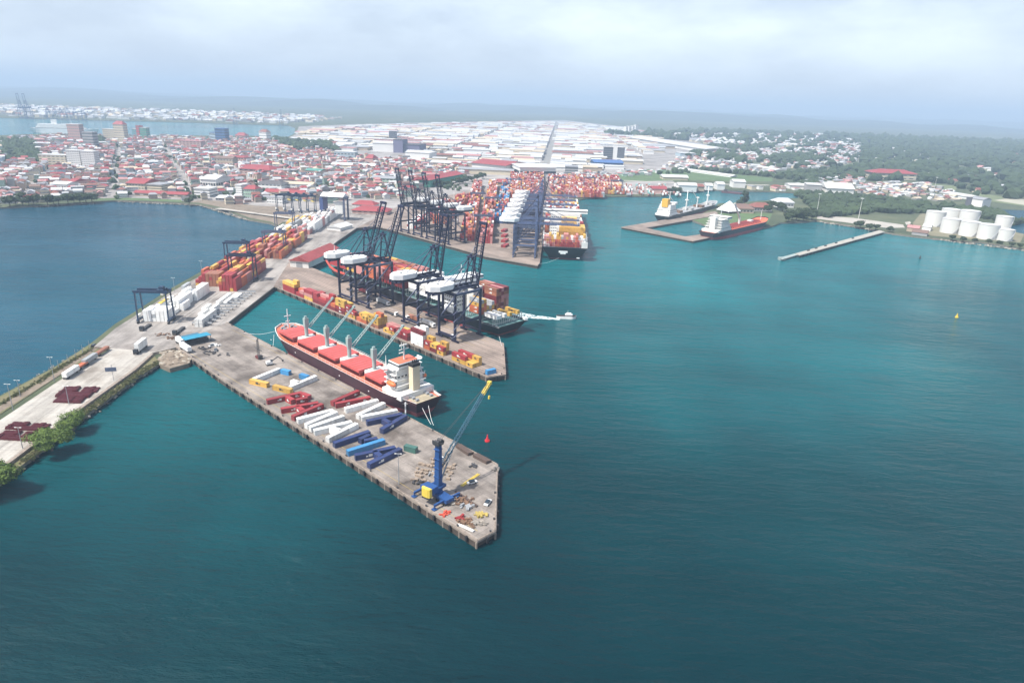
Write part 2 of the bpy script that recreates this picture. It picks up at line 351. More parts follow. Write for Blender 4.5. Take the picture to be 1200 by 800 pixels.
# hills to the horizon
hm = mat('distant woodland', (0.05, 0.075, 0.04), 0.95, 0.6, 0.004, coords='Object')
def hills():
    b = MB(); b.smooth = True; rnd = random.Random(5)
    NX, NY = 90, 30
    ph = [(rnd.uniform(0, 6.3), rnd.uniform(0.3, 1.6) / 1000, rnd.uniform(0.2, 1.2) / 1000) for _ in range(9)]
    for j in range(NY + 1):
        y = 8200 + (W - 9300) * (j / NY) ** 1.3
        for i in range(NX + 1):
            x = (-1 + 2 * i / NX) * (2500 + y * 1.15)
            x = max(-W + 950, min(W - 950, x))
            h = sum(math.sin(p + x * a + y * c) for p, a, c in ph) / 9 + sum(math.sin(p * 2 + x * a * 3.1 - y * c * 2) for p, a, c in ph) / 22
            t = min(1, j / 7); cut = 1.0
            b.v.append(Vector((x, y, -6 + t * (45 + 150 * max(-0.3, h)) * cut)))
    for j in range(NY):
        for i in range(NX):
            q = j * (NX + 1) + i; b.face(q, q + 1, q + NX + 2, q + NX + 1)
    o = b.build('hills', hm); o['kind'] = 'structure'
hills()

# piers and quays: deck slab with a lip, stained wall below
def quay(name, pts, top, z=3.5, wall=pier_side, lip=pier_lip):
    pts = [Vector((p.x, p.y)) for p in pts]
    o = MB().prism(pts, z - 0.9, z, (0, 1)).build(name, [top, lip]); o['kind'] = 'structure'
    c = sum(pts, Vector((0, 0))) / len(pts)
    inn = [p + (c - p).normalized() * 1.1 for p in pts]
    MB().prism(inn, -0.8, z - 0.91, (0, 0)).build('wall', wall, o)
    return o
PIER = A((205, 406), (262, 446), (559.4, 634), (581.6, 622), (584, 543.6), (476, 486.5), (266.3, 377.6), (240, 388), z=3.5)
quay('pier', PIER, pier_top)
MID = A((320.5, 335), (572, 441.5), (593, 438.5), (590.5, 402), (363, 312.5), (340, 305), z=3.5)
mid_q = quay('quay', MID, mid_top, 3.496)
FARQ = A((418, 267), (440, 265), (458, 269), (570, 300.5), (630, 311), (632.5, 308), (643, 232), (690, 231), (640, 214), (545, 225), (470, 240), z=3.5)
quay('terminal', FARQ, mid_top, 3.488)
YARD = A((110, 406), (136, 384), (163, 367), (201, 342), (233, 324), (274, 299), (311, 280), (326, 268), (352, 250), (395, 238), (450, 250), (440, 265), (418, 267), (396, 282), (373, 300), (362, 313), (321, 336), (267, 378), (240, 398), (205, 407), (180, 412), z=3.48)
quay('yard', YARD, yard_top, 3.48)
CAUSE = A((-120, 545), (0, 492), (67.5, 447), (126, 411), (160, 385), (215, 385), (215, 405), (178, 413.5), (157.5, 431.5), (97, 474), (4.5, 544), (-100, 625), z=3.46)
quay('road', CAUSE, road_top, 3.46, rock, pier_lip)
sheet('verge', A((-120, 528), (0, 470), (63, 436), (107, 407), (126, 410), (67.5, 446), (0, 491), (-120, 544)), 1.0, 2.3, [grass, rock])
sheet('path', A((-120, 536), (0, 481), (64, 443), (112, 410.5), (118, 410.5), (67.5, 446), (0, 489), (-120, 542)), 1.0, 2.34, [dirt, rock])
sheet('kerb', A((-100, 627), (4.5, 545), (97, 475), (157.5, 432.5), (178, 414.5), (179.5, 415.5), (159, 434), (99, 477), (6, 547.5), (-98, 630), z=3.2), 1.0, 3.75, [pier_lip, pier_lip])
sheet('bank', A((-90, 622), (6, 547), (99, 476), (158, 433), (180, 415), (187, 426), (160, 442), (143, 455), (98, 488), (28, 543), (10, 556), (-60, 610), z=2.4), 1.0, 2.4, [grass, rock])
sheet('shore', A((214, 238.8), (232, 239), (263, 245.5), (292, 257), (318, 262), (326, 266), (345, 252), (330, 244), (300, 243), (265, 238), (240, 236)), 1.5, 2.11, [dirt, rock])
sheet('lawn', A((137, 236), (112, 237.2), (112, 234.5), (150, 233.5), (215, 236), (213, 238.6), (185, 237.3)), 1.5, 2.12, [lawn, rock])
sheet('field', A((705, 206), (755, 199.5), (835, 203), (905, 209.5), (905, 214), (800, 212.5), (720, 214.5), (700, 212)), 1.5, 2.11, [lawn, rock])
sheet('park_lawn', A((810, 258.5), (836, 269.5), (900, 262), (905, 252), (868, 250.5), (838, 252)), 1.5, 2.12, [lawn, rock])
roadm = mat('asphalt', (0.10, 0.10, 0.10), 0.85, 0.3, 0.05)
paleroad = mat('pale track', (0.42, 0.39, 0.34), 0.9, 0.2, 0.05)
sheet('coast_road', A((957, 258), (1000, 263.5), (1040, 269), (1060, 268.5), (1058, 265), (1000, 257), (958, 254)), 1.5, 2.13, [paleroad, rock])
sheet('track', A((1060, 262), (1066, 272), (1072, 272), (1066, 261)), 1.5, 2.16, [paleroad])
sheet('clearing', A((1080, 250), (1200, 276), (1195, 286), (1150, 283), (1090, 278), (1062, 272)), 1.5, 2.12, [mat('dry ground', (0.23, 0.21, 0.13), 0.95, 0.4, 0.02)])
sheet('sand', A((1165, 236), (1240, 248), (1240, 240), (1185, 233)), 1.5, 2.12, [mat('sandy soil', (0.42, 0.40, 0.31), 0.95, 0.3, 0.01)])
# finger jetty in front of the park, with its two arms
JET = A((727.5, 266), (812.5, 282.5), (836, 277.5), (836, 272.5), (803, 277), (757, 267), (836, 253), (842, 250.5), (838, 247.5), z=2.8)
quay('jetty', JET, mid_top, 2.8)
# haze
hz = bpy.data.materials.new('sea haze'); hz.use_nodes = True
n = hz.node_tree.nodes; n.remove(n['Principled BSDF'])
pv = n.new('ShaderNodeVolumePrincipled'); pv.inputs['Density'].default_value = HAZE
pv.inputs['Color'].default_value = (0.58, 0.76, 0.96, 1); pv.inputs['Anisotropy'].default_value = 0.0
hz.node_tree.links.new(pv.outputs[0], n['Material Output'].inputs['Volume'])
hb = MB().b2(-W - 200, W + 200, -1700, W + 200, -1.6, 320).build('haze', hz); hb['kind'] = 'stuff'; hb['label'] = 'pale sea haze over the harbour'
# ------------------------------------------------------------------ frames along the piers
U_ANG = math.atan2(-0.689, 0.725)
def window_mat(name, period, wallc):
    mt = bpy.data.materials.new(name); mt.use_nodes = True; n = mt.node_tree.nodes; l = mt.node_tree.links.new; bs = n['Principled BSDF']
    t = n.new('ShaderNodeTexCoord'); sp_ = n.new('ShaderNodeSeparateXYZ'); ad = n.new('ShaderNodeMath'); ml = n.new('ShaderNodeMath'); ml.operation = 'MULTIPLY'; ml.inputs[1].default_value = period
    fr_ = n.new('ShaderNodeMath'); fr_.operation = 'FRACT'; gt = n.new('ShaderNodeMath'); gt.operation = 'GREATER_THAN'; gt.inputs[1].default_value = 0.58
    l(t.outputs['Object'], sp_.inputs[0]); l(sp_.outputs[0], ad.inputs[0]); l(sp_.outputs[1], ad.inputs[1]); l(ad.outputs[0], ml.inputs[0]); l(ml.outputs[0], fr_.inputs[0]); l(fr_.outputs[0], gt.inputs[0])
    mx_ = n.new('ShaderNodeMixRGB'); mx_.inputs[1].default_value = (.03, .04, .055, 1); mx_.inputs[2].default_value = (*wallc, 1); l(gt.outputs[0], mx_.inputs[0]); l(mx_.outputs[0], bs.inputs['Base Color'])
    bs.inputs['Roughness'].default_value = .3; return mt
cabin_windows = window_mat('cabin windows', 0.45, (.7, .7, .68)); house_windows = window_mat('house windows', 6.0, (.45, .43, .40))
UD = Vector((math.cos(U_ANG), math.sin(U_ANG), 0)); VD = Vector((-math.sin(U_ANG), math.cos(U_ANG), 0))
DZ = 3.5
ORD = ['first', 'second', 'third', 'fourth', 'fifth', 'sixth', 'seventh', 'eighth', 'ninth', 'tenth', 'eleventh', 'twelfth', 'thirteenth', 'fourteenth',
       'fifteenth', 'sixteenth', 'seventeenth', 'eighteenth', 'nineteenth', 'twentieth']
def ordn(i):
    if i < 20: return ORD[i]
    t = ['twenty', 'thirty', 'forty', 'fifty', 'sixty', 'seventy', 'eighty', 'ninety'][(i + 1) // 10 - 2]
    if (i + 1) % 10 == 0: return t[:-1] + 'ieth'
    return t + '-' + ORD[(i + 1) % 10 - 1]

# ------------------------------------------------------------------ containers
CC = {'red': (0.30, 0.032, 0.036), 'maroon': (0.18, 0.024, 0.03), 'orange': (0.46, 0.12, 0.05), 'yellow': (0.62, 0.37, 0.08), 'white': (0.80, 0.80, 0.77),
      'navy': (0.02, 0.038, 0.125), 'blue': (0.05, 0.24, 0.48), 'grey': (0.35, 0.37, 0.38), 'green': (0.045, 0.12, 0.10), 'brown': (0.30, 0.12, 0.07), 'pink': (0.48, 0.21, 0.19), 'teal': (0.22, 0.42, 0.38)}
CM = {k: corr('container ' + k, v, 0.5) for k, v in CC.items()}
_cm = {}
def cont_mesh(color, Lc):
    k = (color, Lc)
    if k in _cm: return _cm[k]
    b = MB(); h = 2.59; wd = 2.44; L2 = Lc / 2; w2 = wd / 2
    for x in (-L2 + .09, L2 - .09):
        for y in (-w2 + .08, w2 - .08): b.box((x, y, h / 2), (.18, .16, h))
    for z in (.08, h - .07):
        for y in (-w2 + .05, w2 - .05): b.box((0, y, z), (Lc - .36, .1, .14))
        for x in (-L2 + .05, L2 - .05): b.box((x, 0, z), (.1, wd - .32, .14))
    b.box((0, 0, h / 2), (Lc - .2, wd - .16, h - .1))
    d = MB(); d.box((L2 + .02, 0, h / 2), (.05, wd - .34, h - .32))
    r = MB()
    for y in (-.75, -.3, .3, .75): r.tube((L2 + .07, y, .2), (L2 + .07, y, h - .2), .03, n=5)
    _cm[k] = (b.mesh('container', CM[color]), d.mesh('door', CM[color]), r.mesh('lock_rods', lgray)); return _cm[k]
CONT = []
def cont(pos, rz, Lc, color, label=None, group='shipping containers stacked in the port'):
    CONT.append([Vector(pos), rz, Lc, color, label, group])
def dist(p): return (Vector(p) - Vector((0, 0, CAMH))).length

# ------------------------------------------------------------------ ship to shore crane
def _sts(boom_deg, steel, steel2):
    P = {}
    for i, (x, y) in enumerate(((-8, 0), (8, 0), (-8, 22), (8, 22))):
        b = MB(); b.box((x, y, 17), (1.1, 1.5, 31)); P.setdefault('leg', []).append((b, steel))
        g = MB()
        for k in (-2.6, -0.9, .9, 2.6): g.box((x + k, y, .55), (1.3, .9, .8))
        g.box((x, y, 1.2), (6.5, .7, .6)); P.setdefault('bogie', []).append((g, steel))
    for y in (0, 22):
        P.setdefault('sill_beam', []).append((MB().box((0, y, 3.2), (14.8, 1.2, 1.3)), steel))
        P.setdefault('cross_beam', []).append((MB().box((0, y, 31.6), (14.8, 1.3, 1.8)), steel))
    for x in (-8, 8):
        P.setdefault('portal_beam', []).append((MB().box((x, 11, 12.4), (1.0, 20.4, 1.6)), steel))
        P.setdefault('top_beam', []).append((MB().box((x, 11, 31.6), (1.0, 20.4, 1.6)), steel2))
        P.setdefault('brace', []).append((MB().bar((x, .8, 13.4), (x, 21.2, 30.6), .7, .7), steel2))
    for x in (-3.2, 3.2):
        g = MB(); g.box((x, 4.5, 33.6), (.9, 39, 1.9))
        P.setdefault('girder', []).append((g, steel))
    t = MB()
    for y in range(-14, 24, 5): t.box((0, y, 33.4), (5.4, .4, .6))
    t.b2(3.9, 4.9, -14, 23, 33.4, 33.5); P['walkway'] = [(t, steel2)]
    a = R(boom_deg); hy, hz = 24.4, 33.6; ca, sa = math.cos(a), math.sin(a); BL = 40
    q = lambda x, s, n: (x, hy + s * ca - n * sa, hz + s * sa + n * ca)
    bm = MB()
    for x in (-3.0, 3.0):
        bm.bar(q(x, 0, 0), q(x, BL, 0), .9, .8); bm.bar(q(x, 1, 1.8), q(x, BL - 5, 1.8), .35)
        for s in range(0, 36, 4): bm.bar(q(x, s + .5, .3), q(x, s + 2.5, 1.8), .25); bm.bar(q(x, s + 2.5, 1.8), q(x, s + 4.5, .3), .25)
    for s in range(1, BL + 1, 3): bm.bar(q(-2.6, s, 0), q(2.6, s, 0), .35)
    bm.box(q(0, BL, .4), (6.9, 1.4, 1.8)); P['boom'] = [(bm, steel)]
    ap = MB()
    for s in (-1, 1):
        ap.bar((s * 6.5, 22, 32.4), (s * 1.8, 20.5, 52), .8); ap.bar((s * 3.2, 6, 34.4), (s * 1.8, 20.2, 51.5), .5)
    for z, wx in ((40, 4.5), (46, 3.1)): ap.bar((-wx, 21.3, z), (wx, 21.3, z), .5)
    ap.box((0, 20.4, 52.3), (5.6, 2.6, 1.0)); ap.box((0, 20.4, 53.4), (1.4, 1.4, 1.6)); P['apex_frame'] = [(ap, steel)]
    for s in (-1, 1):
        st = MB(); st.bar((s * 1.9, 20, 52), (s * 3.2, -13, 34.5), .32); P.setdefault('stay', []).append((st, steel2))
        st = MB(); e = q(s * 3, BL * (.62 if boom_deg > 40 else .72), 1.8)
        if boom_deg > 40: mid = (s * 2.2, 20 + (e[1] - 20) * .5, 51 + 3); st.bar((s * 1.9, 20.4, 52.3), mid, .28); st.bar(mid, e, .28)
        else: st.bar((s * 1.9, 20.4, 52.3), e, .3); st.bar((s * 1.9, 20.4, 52.3), q(s * 3, BL * .35, 1.8), .28)
        P['stay'].append((st, steel2))
    h = MB(); oc = [(-5.8, -10.5), (-2.0, -15.5), (2.0, -15.5), (5.8, -10.5), (5.8, 0), (2.0, 4.5), (-2.0, 4.5), (-5.8, 0)]
    h.prism(oc, 35.0, 38.2, (0, 0), True); h.prism([(x * .8, -5.75 + (y + 5.75) * .88) for x, y in oc], 38.2, 38.7)
    P['machinery_house'] = [(h, white_paint)]
    f = MB(); f.tube((1.5, -9, 38.7), (1.5, -9, 39.5), .9, n=10); P['roof_fan'] = [(f, lgray)]
    c = MB(); c.box((1.0, 15, 30.6), (2.2, 2.6, 2.4)); P['operator_cab'] = [(c, white_paint)]
    tr = MB(); tr.box((0, 15, 32.6), (5.2, 5, .9)); P['trolley'] = [(tr, steel)]
    s = MB(); z = 4; k = 0
    while z < 30:
        y0, y1 = (-2.6, 2.2) if k % 2 == 0 else (2.2, -2.6)
        s.bar((9.4, y0, z), (9.4, y1, z + 2.6), .7, .15); s.box((9.4, y1, z + 2.6), (.9, .9, .12)); z += 2.6; k += 1
    P['stairs'] = [(s, steel2)]
    return [(nm, mb.mesh(nm, mt)) for nm, lst in P.items() for mb, mt in lst]
def make_sts(boom_deg, steel, steel2):
    parts = _sts(boom_deg, steel, steel2)
    def place(p, rz, label, group):
        r = empty('gantry_crane', p, rz, label, 'gantry crane', group)
        for nm, me in parts: inst(nm, me, r)
        return r
    return place

# ------------------------------------------------------------------ rubber tyred yard gantry
def _rtg(steel, H=21.0, S=20.0):
    P = []
    for x in (-S / 2, S / 2):
        for y in (-3.6, 3.6):
            b = MB(); b.bar((x, y * 1.25, 2.2), (x, y, H), .75, .9); P.append(('leg', b, steel))
        P.append(('sill_beam', MB().box((x, 0, 2.3), (1.2, 11, 1.1)), steel))
        P.append(('top_tie', MB().box((x, 0, H - .4), (.8, 8.4, .8)), steel))
        for y in (-4.6, 4.6):
            w = MB()
            for k in (-.9, .9): w.tube((x - .35, y + k, .8), (x + .35, y + k, .8), .8, n=10)
            P.append(('wheel', w, black))
    for y in (-3.2, 3.2): P.append(('girder', MB().box((0, y, H + .6), (S + 2.4, .9, 1.6)), steel))
    t = MB(); t.box((S * .32, 0, H + 1.7), (4.2, 7, .7)); t.box((S * .32, 0, H + 2.9), (2.8, 3, 1.8)); P.append(('trolley', t, steel))
    P.append(('operator_cab', MB().box((S * .32 - 1, 2, H - 1.6), (1.8, 2, 2.2)), offwhite))
    P.append(('power_house', MB().box((-S / 2 - 1.2, 0, 3.9), (1.4, 4.5, 2.2)), offwhite))
    s = MB()
    for x in (-1.2, 1.2): s.bar((S * .32 + x, 0, H), (S * .32 + x, 0, 15), .08)
    s.box((S * .32, 0, 14.6), (2.4, 12, .5), rz=0); P.append(('spreader', s, yellow))
    return [(n_, b_.mesh(n_, m_)) for n_, b_, m_ in P]
_RTGP = {}
def rtg(p, rz, label, steel=None, group='yard gantry cranes over the container stacks'):
    steel = steel or steel_rtg
    if steel.name not in _RTGP: _RTGP[steel.name] = _rtg(steel)
    r = empty('yard_crane', p, rz, label, 'yard crane', group)
    for nm, me in _RTGP[steel.name]: inst(nm, me, r)
    return r

# ------------------------------------------------------------------ hulls
def sm(a, b, t):
    t = max(0, min(1, (t - a) / (b - a))); return t * t * (3 - 2 * t)
def hull_shape(L, B, zd, zb, tr=0.85, stern_flat=True, N=28):
    st = []
    for i in range(N + 1):
        t = i / N
        hb = B / 2 * (tr + (1 - tr) * sm(0, .14, t)) * math.sqrt(max(0.0, 1 - max(0, (t - .80) / .2) ** 2.2))
        hw = B / 2 * (tr * .55 + (1 - tr * .55) * sm(0, .22, t)) * max(0, 1 - max(0, (t - .70) / .285) ** 1.9)
        z = zd + (zb - zd) * sm(.86, .97, t)
        xd = -L / 2 + L * t; xw = xd - (L * .03 * sm(.75, 1, t)) + (L * .03 * (1 - sm(0, .12, t)))
        st.append((xd, xw, max(.15, hb), max(.08, hw), z))
    return st
def hull(parent, L, B, zd, zb, side, boot, zboot=2.2, tr=.85, lip=None):
    st = hull_shape(L, B, zd, zb, tr); b = MB(); b.smooth = False
    def ring(z_f):
        r = []
        for s in st:
            xd, xw, hb, hw, z = s; zz = z_f(z); k = max(0, min(1, (zz + 1) / (z + 1))) ** .8
            r.append((xw + (xd - xw) * k, hw + (hb - hw) * k, zz))
        return r
    rows = [ring(lambda z: -1.0), ring(lambda z: zboot), ring(lambda z: (z + zboot) / 2), ring(lambda z: z)]
    idx = []
    for r in rows:
        for sg in (-1, 1):
            idx.append(len(b.v))
            for x, y, z in r: b.v.append(Vector((x, sg * y, z)))
    n = len(st)
    for k in range(3):
        b.m = 1 if k == 0 else 0
        a0, a1 = idx[2 * k], idx[2 * k + 2]
        for i in range(n - 1): b.face(a0 + i, a0 + i + 1, a1 + i + 1, a1 + i)
        a0, a1 = idx[2 * k + 1], idx[2 * k + 3]
        for i in range(n - 1): b.face(a0 + i + 1, a0 + i, a1 + i, a1 + i + 1)
        b.face(idx[2 * k + 1], idx[2 * k], idx[2 * k + 2], idx[2 * k + 3])
        e = n - 1; b.face(idx[2 * k] + e, idx[2 * k + 1] + e, idx[2 * k + 3] + e, idx[2 * k + 2] + e)
    # rim of the bulwark and its inner face
    b.m = 2; ins = []
    for sg in (-1, 1):
        o = len(b.v); ins.append(o)
        for x, y, z in rows[3]: b.v.append(Vector((x * .996, sg * max(.05, y - .35), z)))
        for x, y, z in rows[3]: b.v.append(Vector((x * .996, sg * max(.05, y - .35), z - 1.2)))
        top = idx[6] if sg < 0 else idx[7]
        for i in range(n - 1):
            q = (top + i, top + i + 1, o + i + 1, o + i); b.face(*(q if sg < 0 else q[::-1]))
            q = (o + i, o + i + 1, o + n + i + 1, o + n + i); b.face(*(q if sg < 0 else q[::-1]))
    return b.build('hull', [side, boot, lip or side], parent), st
def deck(parent, st, m):
    d = MB(); n = len(st)
    for sg in (-1, 1):
        for xd, xw, hb, hw, z in st: d.v.append(Vector((xd * .996, sg * max(.05, hb - .3), z - 1.1)))
    for i in range(n - 1): d.face(i, i + 1, n + i + 1, n + i)
    return d.build('deck', m, parent)
def ring_band(b, x0, x1, y0, y1, z0, z1):
    n0 = len(b.v)
    for z in (z0, z1):
        for x, y in ((x0, y0), (x1, y0), (x1, y1), (x0, y1)): b.v.append(Vector((x, y, z)))
    for i in range(4): j = (i + 1) % 4; b.face(n0 + i, n0 + j, n0 + 4 + j, n0 + 4 + i)
    return b
def bands(parent, x0, x1, y0, y1, zs, m=None, hh=.9):
    for z in zs: ring_band(MB(), x0 - .05, x1 + .05, y0 - .05, y1 + .05, z - hh / 2, z + hh / 2).build('window_band', m or cabin_windows, parent)

# ------------------------------------------------------------------ bulk carrier with four deck cranes
hull_red = mat('red oxide deck paint', (0.62, 0.12, 0.085), 0.6, 0.25, 0.08, c2=(0.50, 0.15, 0.06))
hatch_red = mat('salmon hatch paint', (0.56, 0.10, 0.095), 0.6, 0.3, 0.25, c2=(0.40, 0.085, 0.07))
hull_dark = mat('dark hull paint', (0.055, 0.016, 0.026), 0.5, 0.4, 0.15)
boot_red = mat('red boot top', (0.36, 0.075, 0.09), 0.6, 0.3, 0.2)
coam = mat('dark red coaming', (0.16, 0.03, 0.03), 0.7, 0.4, 0.4)
crane_green = mat('pale green deck crane', (0.33, 0.42, 0.40), 0.55, 0.2, 0.4)
def bulk_carrier():
    E0 = at(266.3, 377.6, DZ); ang = U_ANG + math.pi      # bow points back towards the quay root
    Ls = 150.0; c = E0 + UD * 124.5 + VD * 14.2; c.z = 0
    r = empty('bulk_carrier', c, ang, 'red decked bulk carrier with five hatches moored along the letter pier', 'ship')
    h, st = hull(r, Ls, 24.5, 9.6, 12.4, hull_dark, boot_red, 3.0, .66, offwhite); deck(r, st, hull_red)
    bx = [55, 31.5, 8, -15.5, -38]; hl = [17, 18, 18, 18, 15]
    for i, (x, l) in enumerate(zip(bx, hl)):
        k = MB().b2(x - l / 2, x + l / 2, -7.6, 7.6, 8.4, 10.6)
        for s in range(int(l)):
            for y in (-7.85, 7.85): k.box((x - l / 2 + .5 + s, y, 9.5), (.22, .5, 2.1))
        k.build('hatch_coaming', coam, r)
        v = MB(); v.b2(x - l / 2 - .3, x - .12, -8, 8, 10.6, 11.9); v.b2(x + .12, x + l / 2 + .3, -8, 8, 10.6, 11.9); v.b2(x - .12, x + .12, -7.9, 7.9, 10.6, 11.75)
        
        for s in range(1, int(l) // 3): v.b2(x - l / 2 + s * 3 - .08, x - l / 2 + s * 3 + .08, -7.9, 7.9, 11.9, 12.02)
        v.build('hatch_cover', hatch_red, r)
    for x in (43.3, 19.8, -3.7, -28):
        hs = MB().b2(x - 2.2, x + 2.2, -5, 5, 8.5, 11.8); hs.build('mast_house', offwhite, r)
        p = MB(); p.tube((x, 0, 8.5), (x, 0, 18), 1.15, n=14); p.b2(x - 1.15, x + 1.15, -1.3, 1.3, 18, 23.6); p.b2(x - .6, x + .6, -.7, .7, 23.6, 24.8)
        cr_ = p.build('deck_crane', crane_green, r)
        j = MB(); q0 = Vector((x, -1.9, 17.5)); q1 = Vector((x - 3.0, -17.5, 33.5)); d = (q1 - q0)
        for s in (-1, 1): j.bar(q0 + Vector((s * 1.1, 0, 0)), q1 + Vector((s * .5, 0, 0)), .5)
        for t in range(1, 11): j.bar(q0 + d * (t / 11) + Vector((-1.05, 0, 0)), q0 + d * ((t + .5) / 11) + Vector((1.05, 0, 0)), .26)
        j.box(q1, (1.6, 1.2, 1.2)); j.build('jib', crane_green, cr_)
        wz = MB()
        wz.bar((x, 0, 24.4), q1, .12); wz.build('hoist_cable', dark_metal, cr_)
        for sy in (-1, 1): MB().box((x + 3.2, sy * 6.8, 9.6), (1.6, 1.8, 2.2)).build('winch', coam, r)
    # accommodation block at the stern
    x0 = -51; s = MB(); s.b2(x0 - 15, x0 + 1, -10.6, 10.6, 8.5, 11.4)
    for k in range(4): s.b2(x0 - 9 + k * .4, x0, -8.6 + k * .3, 8.6 - k * .3, 11.6 + 2.7 * k, 11.6 + 2.7 * (k + 1) - .35); s.b2(x0 - 10 + k, x0 + .9, -9.4, 9.4, 11.6 + 2.7 * (k + 1) - .35, 11.6 + 2.7 * (k + 1))
    so = s.build('superstructure', offwhite, r)
    bands(so, x0 - 8.5, x0, -8.6, 8.6, [13.2, 15.9, 18.6], None, .8)
    b = MB(); b.b2(x0 - 8, x0 + .6, -6.5, 6.5, 22.4, 25.2); b.b2(x0 - 3.5, x0 + .6, -12.3, 12.3, 22.4, 22.7); b.b2(x0 - 3.5, x0 + .6, -12.3, -11.9, 22.4, 23.6); b.b2(x0 - 3.5, x0 + .6, 11.9, 12.3, 22.4, 23.6)
    bo = b.build('bridge', white_paint, r); bands(bo, x0 - 8, x0 + .6, -6.5, 6.5, [24.2], glass, .9)
    MB().b2(x0 - 7.6, x0 + .2, -6.1, 6.1, 25.2, 25.5).build('bridge_roof', hull_red, r)
    f = MB(); f.b2(x0 - 14, x0 - 10.6, -2.2, 2.2, 11.4, 24.5); fo = f.build('funnel', cream, r)
    t = MB(); t.b2(x0 - 14.2, x0 - 10.4, -2.4, 2.4, 24.5, 26.0)
    for y in (-1.2, 0, 1.2): t.tube((x0 - 12.3, y, 26), (x0 - 12.6, y, 27.6), .35, n=8)
    t.build('funnel_top', black, fo)
    mm = MB(); mm.tube((x0 - 4, 0, 25.5), (x0 - 4, 0, 34), .5, .3); mm.box((x0 - 4, 0, 31), (.5, 6, .4)); mm.box((x0 - 3.5, 0, 33), (.6, 4.4, .7)); mm.box((x0 - 3.2, 1, 29), (.5, 3, .5)); mm.tube((x0 - 4, 1.5, 31), (x0 - 4, 1.5, 35), .15)
    mm.build('radar_mast', offwhite, r)
    am = MB(); am.tube((x0 - 1, 9.2, 22.7), (x0 - 1, 9.2, 29), .5, .1); am.build('aerial', offwhite, r)
    for sy in (-1, 1):
        lb = MB(); lb.smooth = True; lb.blob((x0 - 6, sy * 9.9, 15.2), (3.8, 1.4, 1.4), 2, 0); lo = lb.build('lifeboat', orange, r)
        [MB().bar((x0 + dx, sy * 8.8, 14.6), (x0 + dx, sy * 9.9, 18), .3).build('davit', offwhite, lo) for dx in (-8.5, -3.5)]
    fm = MB(); fm.tube((66, 0, 10.8), (66, 0, 24), .5, .25); fm.box((66, 0, 19.5), (.4, 4.4, .4)); fm.box((66, 0, 16), (.4, 3, .4)); fm.build('foremast', white_paint, r)
    for x, y in ((67, 3.2), (67, -3.2), (63.5, 3.5), (63.5, -3.5), (69.5, 0)):
        g = MB(); g.tube((x, y - 1.1, 11.9), (x, y + 1.1, 11.9), .8, n=10); g.box((x, y, 11.5), (1.6, 2.8, .5)); g.build('windlass', lgray, r)
    for x in (-68, -66, -71):
        for y in (-4.5, 4.5): MB().tube((x, y - .8, 9.4), (x, y + .8, 9.4), .7, n=10).build('mooring_winch', lgray, r)
    for x in (36, -12, 66, -40): MB().box((x, 12.27, 6.2), (.9, .06, .6)).build('hull_mark', white_paint, r)
    an = MB()
    for sg in (-1, 1):
        for i in range(26):
            x = -70 + i * 4.3; an.bar((x, sg * (11.6 if x > -54 else 8.6), 9.6), (x, sg * (11.6 if x > -54 else 8.6), 10.7), .12)
        an.bar((-53, sg * 11.6, 10.7), (37, sg * 11.6, 10.7), .12)
    an.build('railing', offwhite, r)
    MB().b2(-66.2, -74, -6.6, 6.6, 8.52, 8.8).build('stern_deck', mat('tan deck', (0.42, 0.36, 0.25), .8, .4, .4), r)
    return r
BULK = bulk_carrier()
# ------------------------------------------------------------------ container ships
def deck_cargo(r, x0, x1, hb, z0, cols, hf, rnd, ang, c, nrows=None):
    """stacks of containers on a ship's deck (added to the list of containers), bay by bay"""
    ca, sa = math.cos(ang), math.sin(ang); x = x0
    while x + 12.4 <= x1:
        rows = int(2 * hb / 2.55); y0 = -rows * 2.55 / 2 + 1.27
        base = hf((x - x0) / (x1 - x0)); cc = rnd.choice(cols)
        for k in range(rows):
            hgt_ = max(0, base + rnd.choice((0, 0, 0, -1, -1)))
            if rnd.random() < .5: cc = rnd.choice(cols)
            for t in range(hgt_):
                lx, ly = x + 6.2, y0 + k * 2.55
                cont((c.x + lx * ca - ly * sa, c.y + lx * sa + ly * ca, z0 + 2.62 * t), ang, 12.19, cc if rnd.random() < .7 else rnd.choice(cols), None, 'containers carried on the ships')
        x += 13.4
black_hull = mat('black hull paint', (0.022, 0.022, 0.03), 0.5, 0.4, 0.15)
ship_red = mat('red hold paint', (0.40, 0.07, 0.06), 0.65, 0.25, 0.15)
pale_deck = mat('pale green lashing steel', (0.42, 0.46, 0.45), 0.65, 0.2, 0.3)
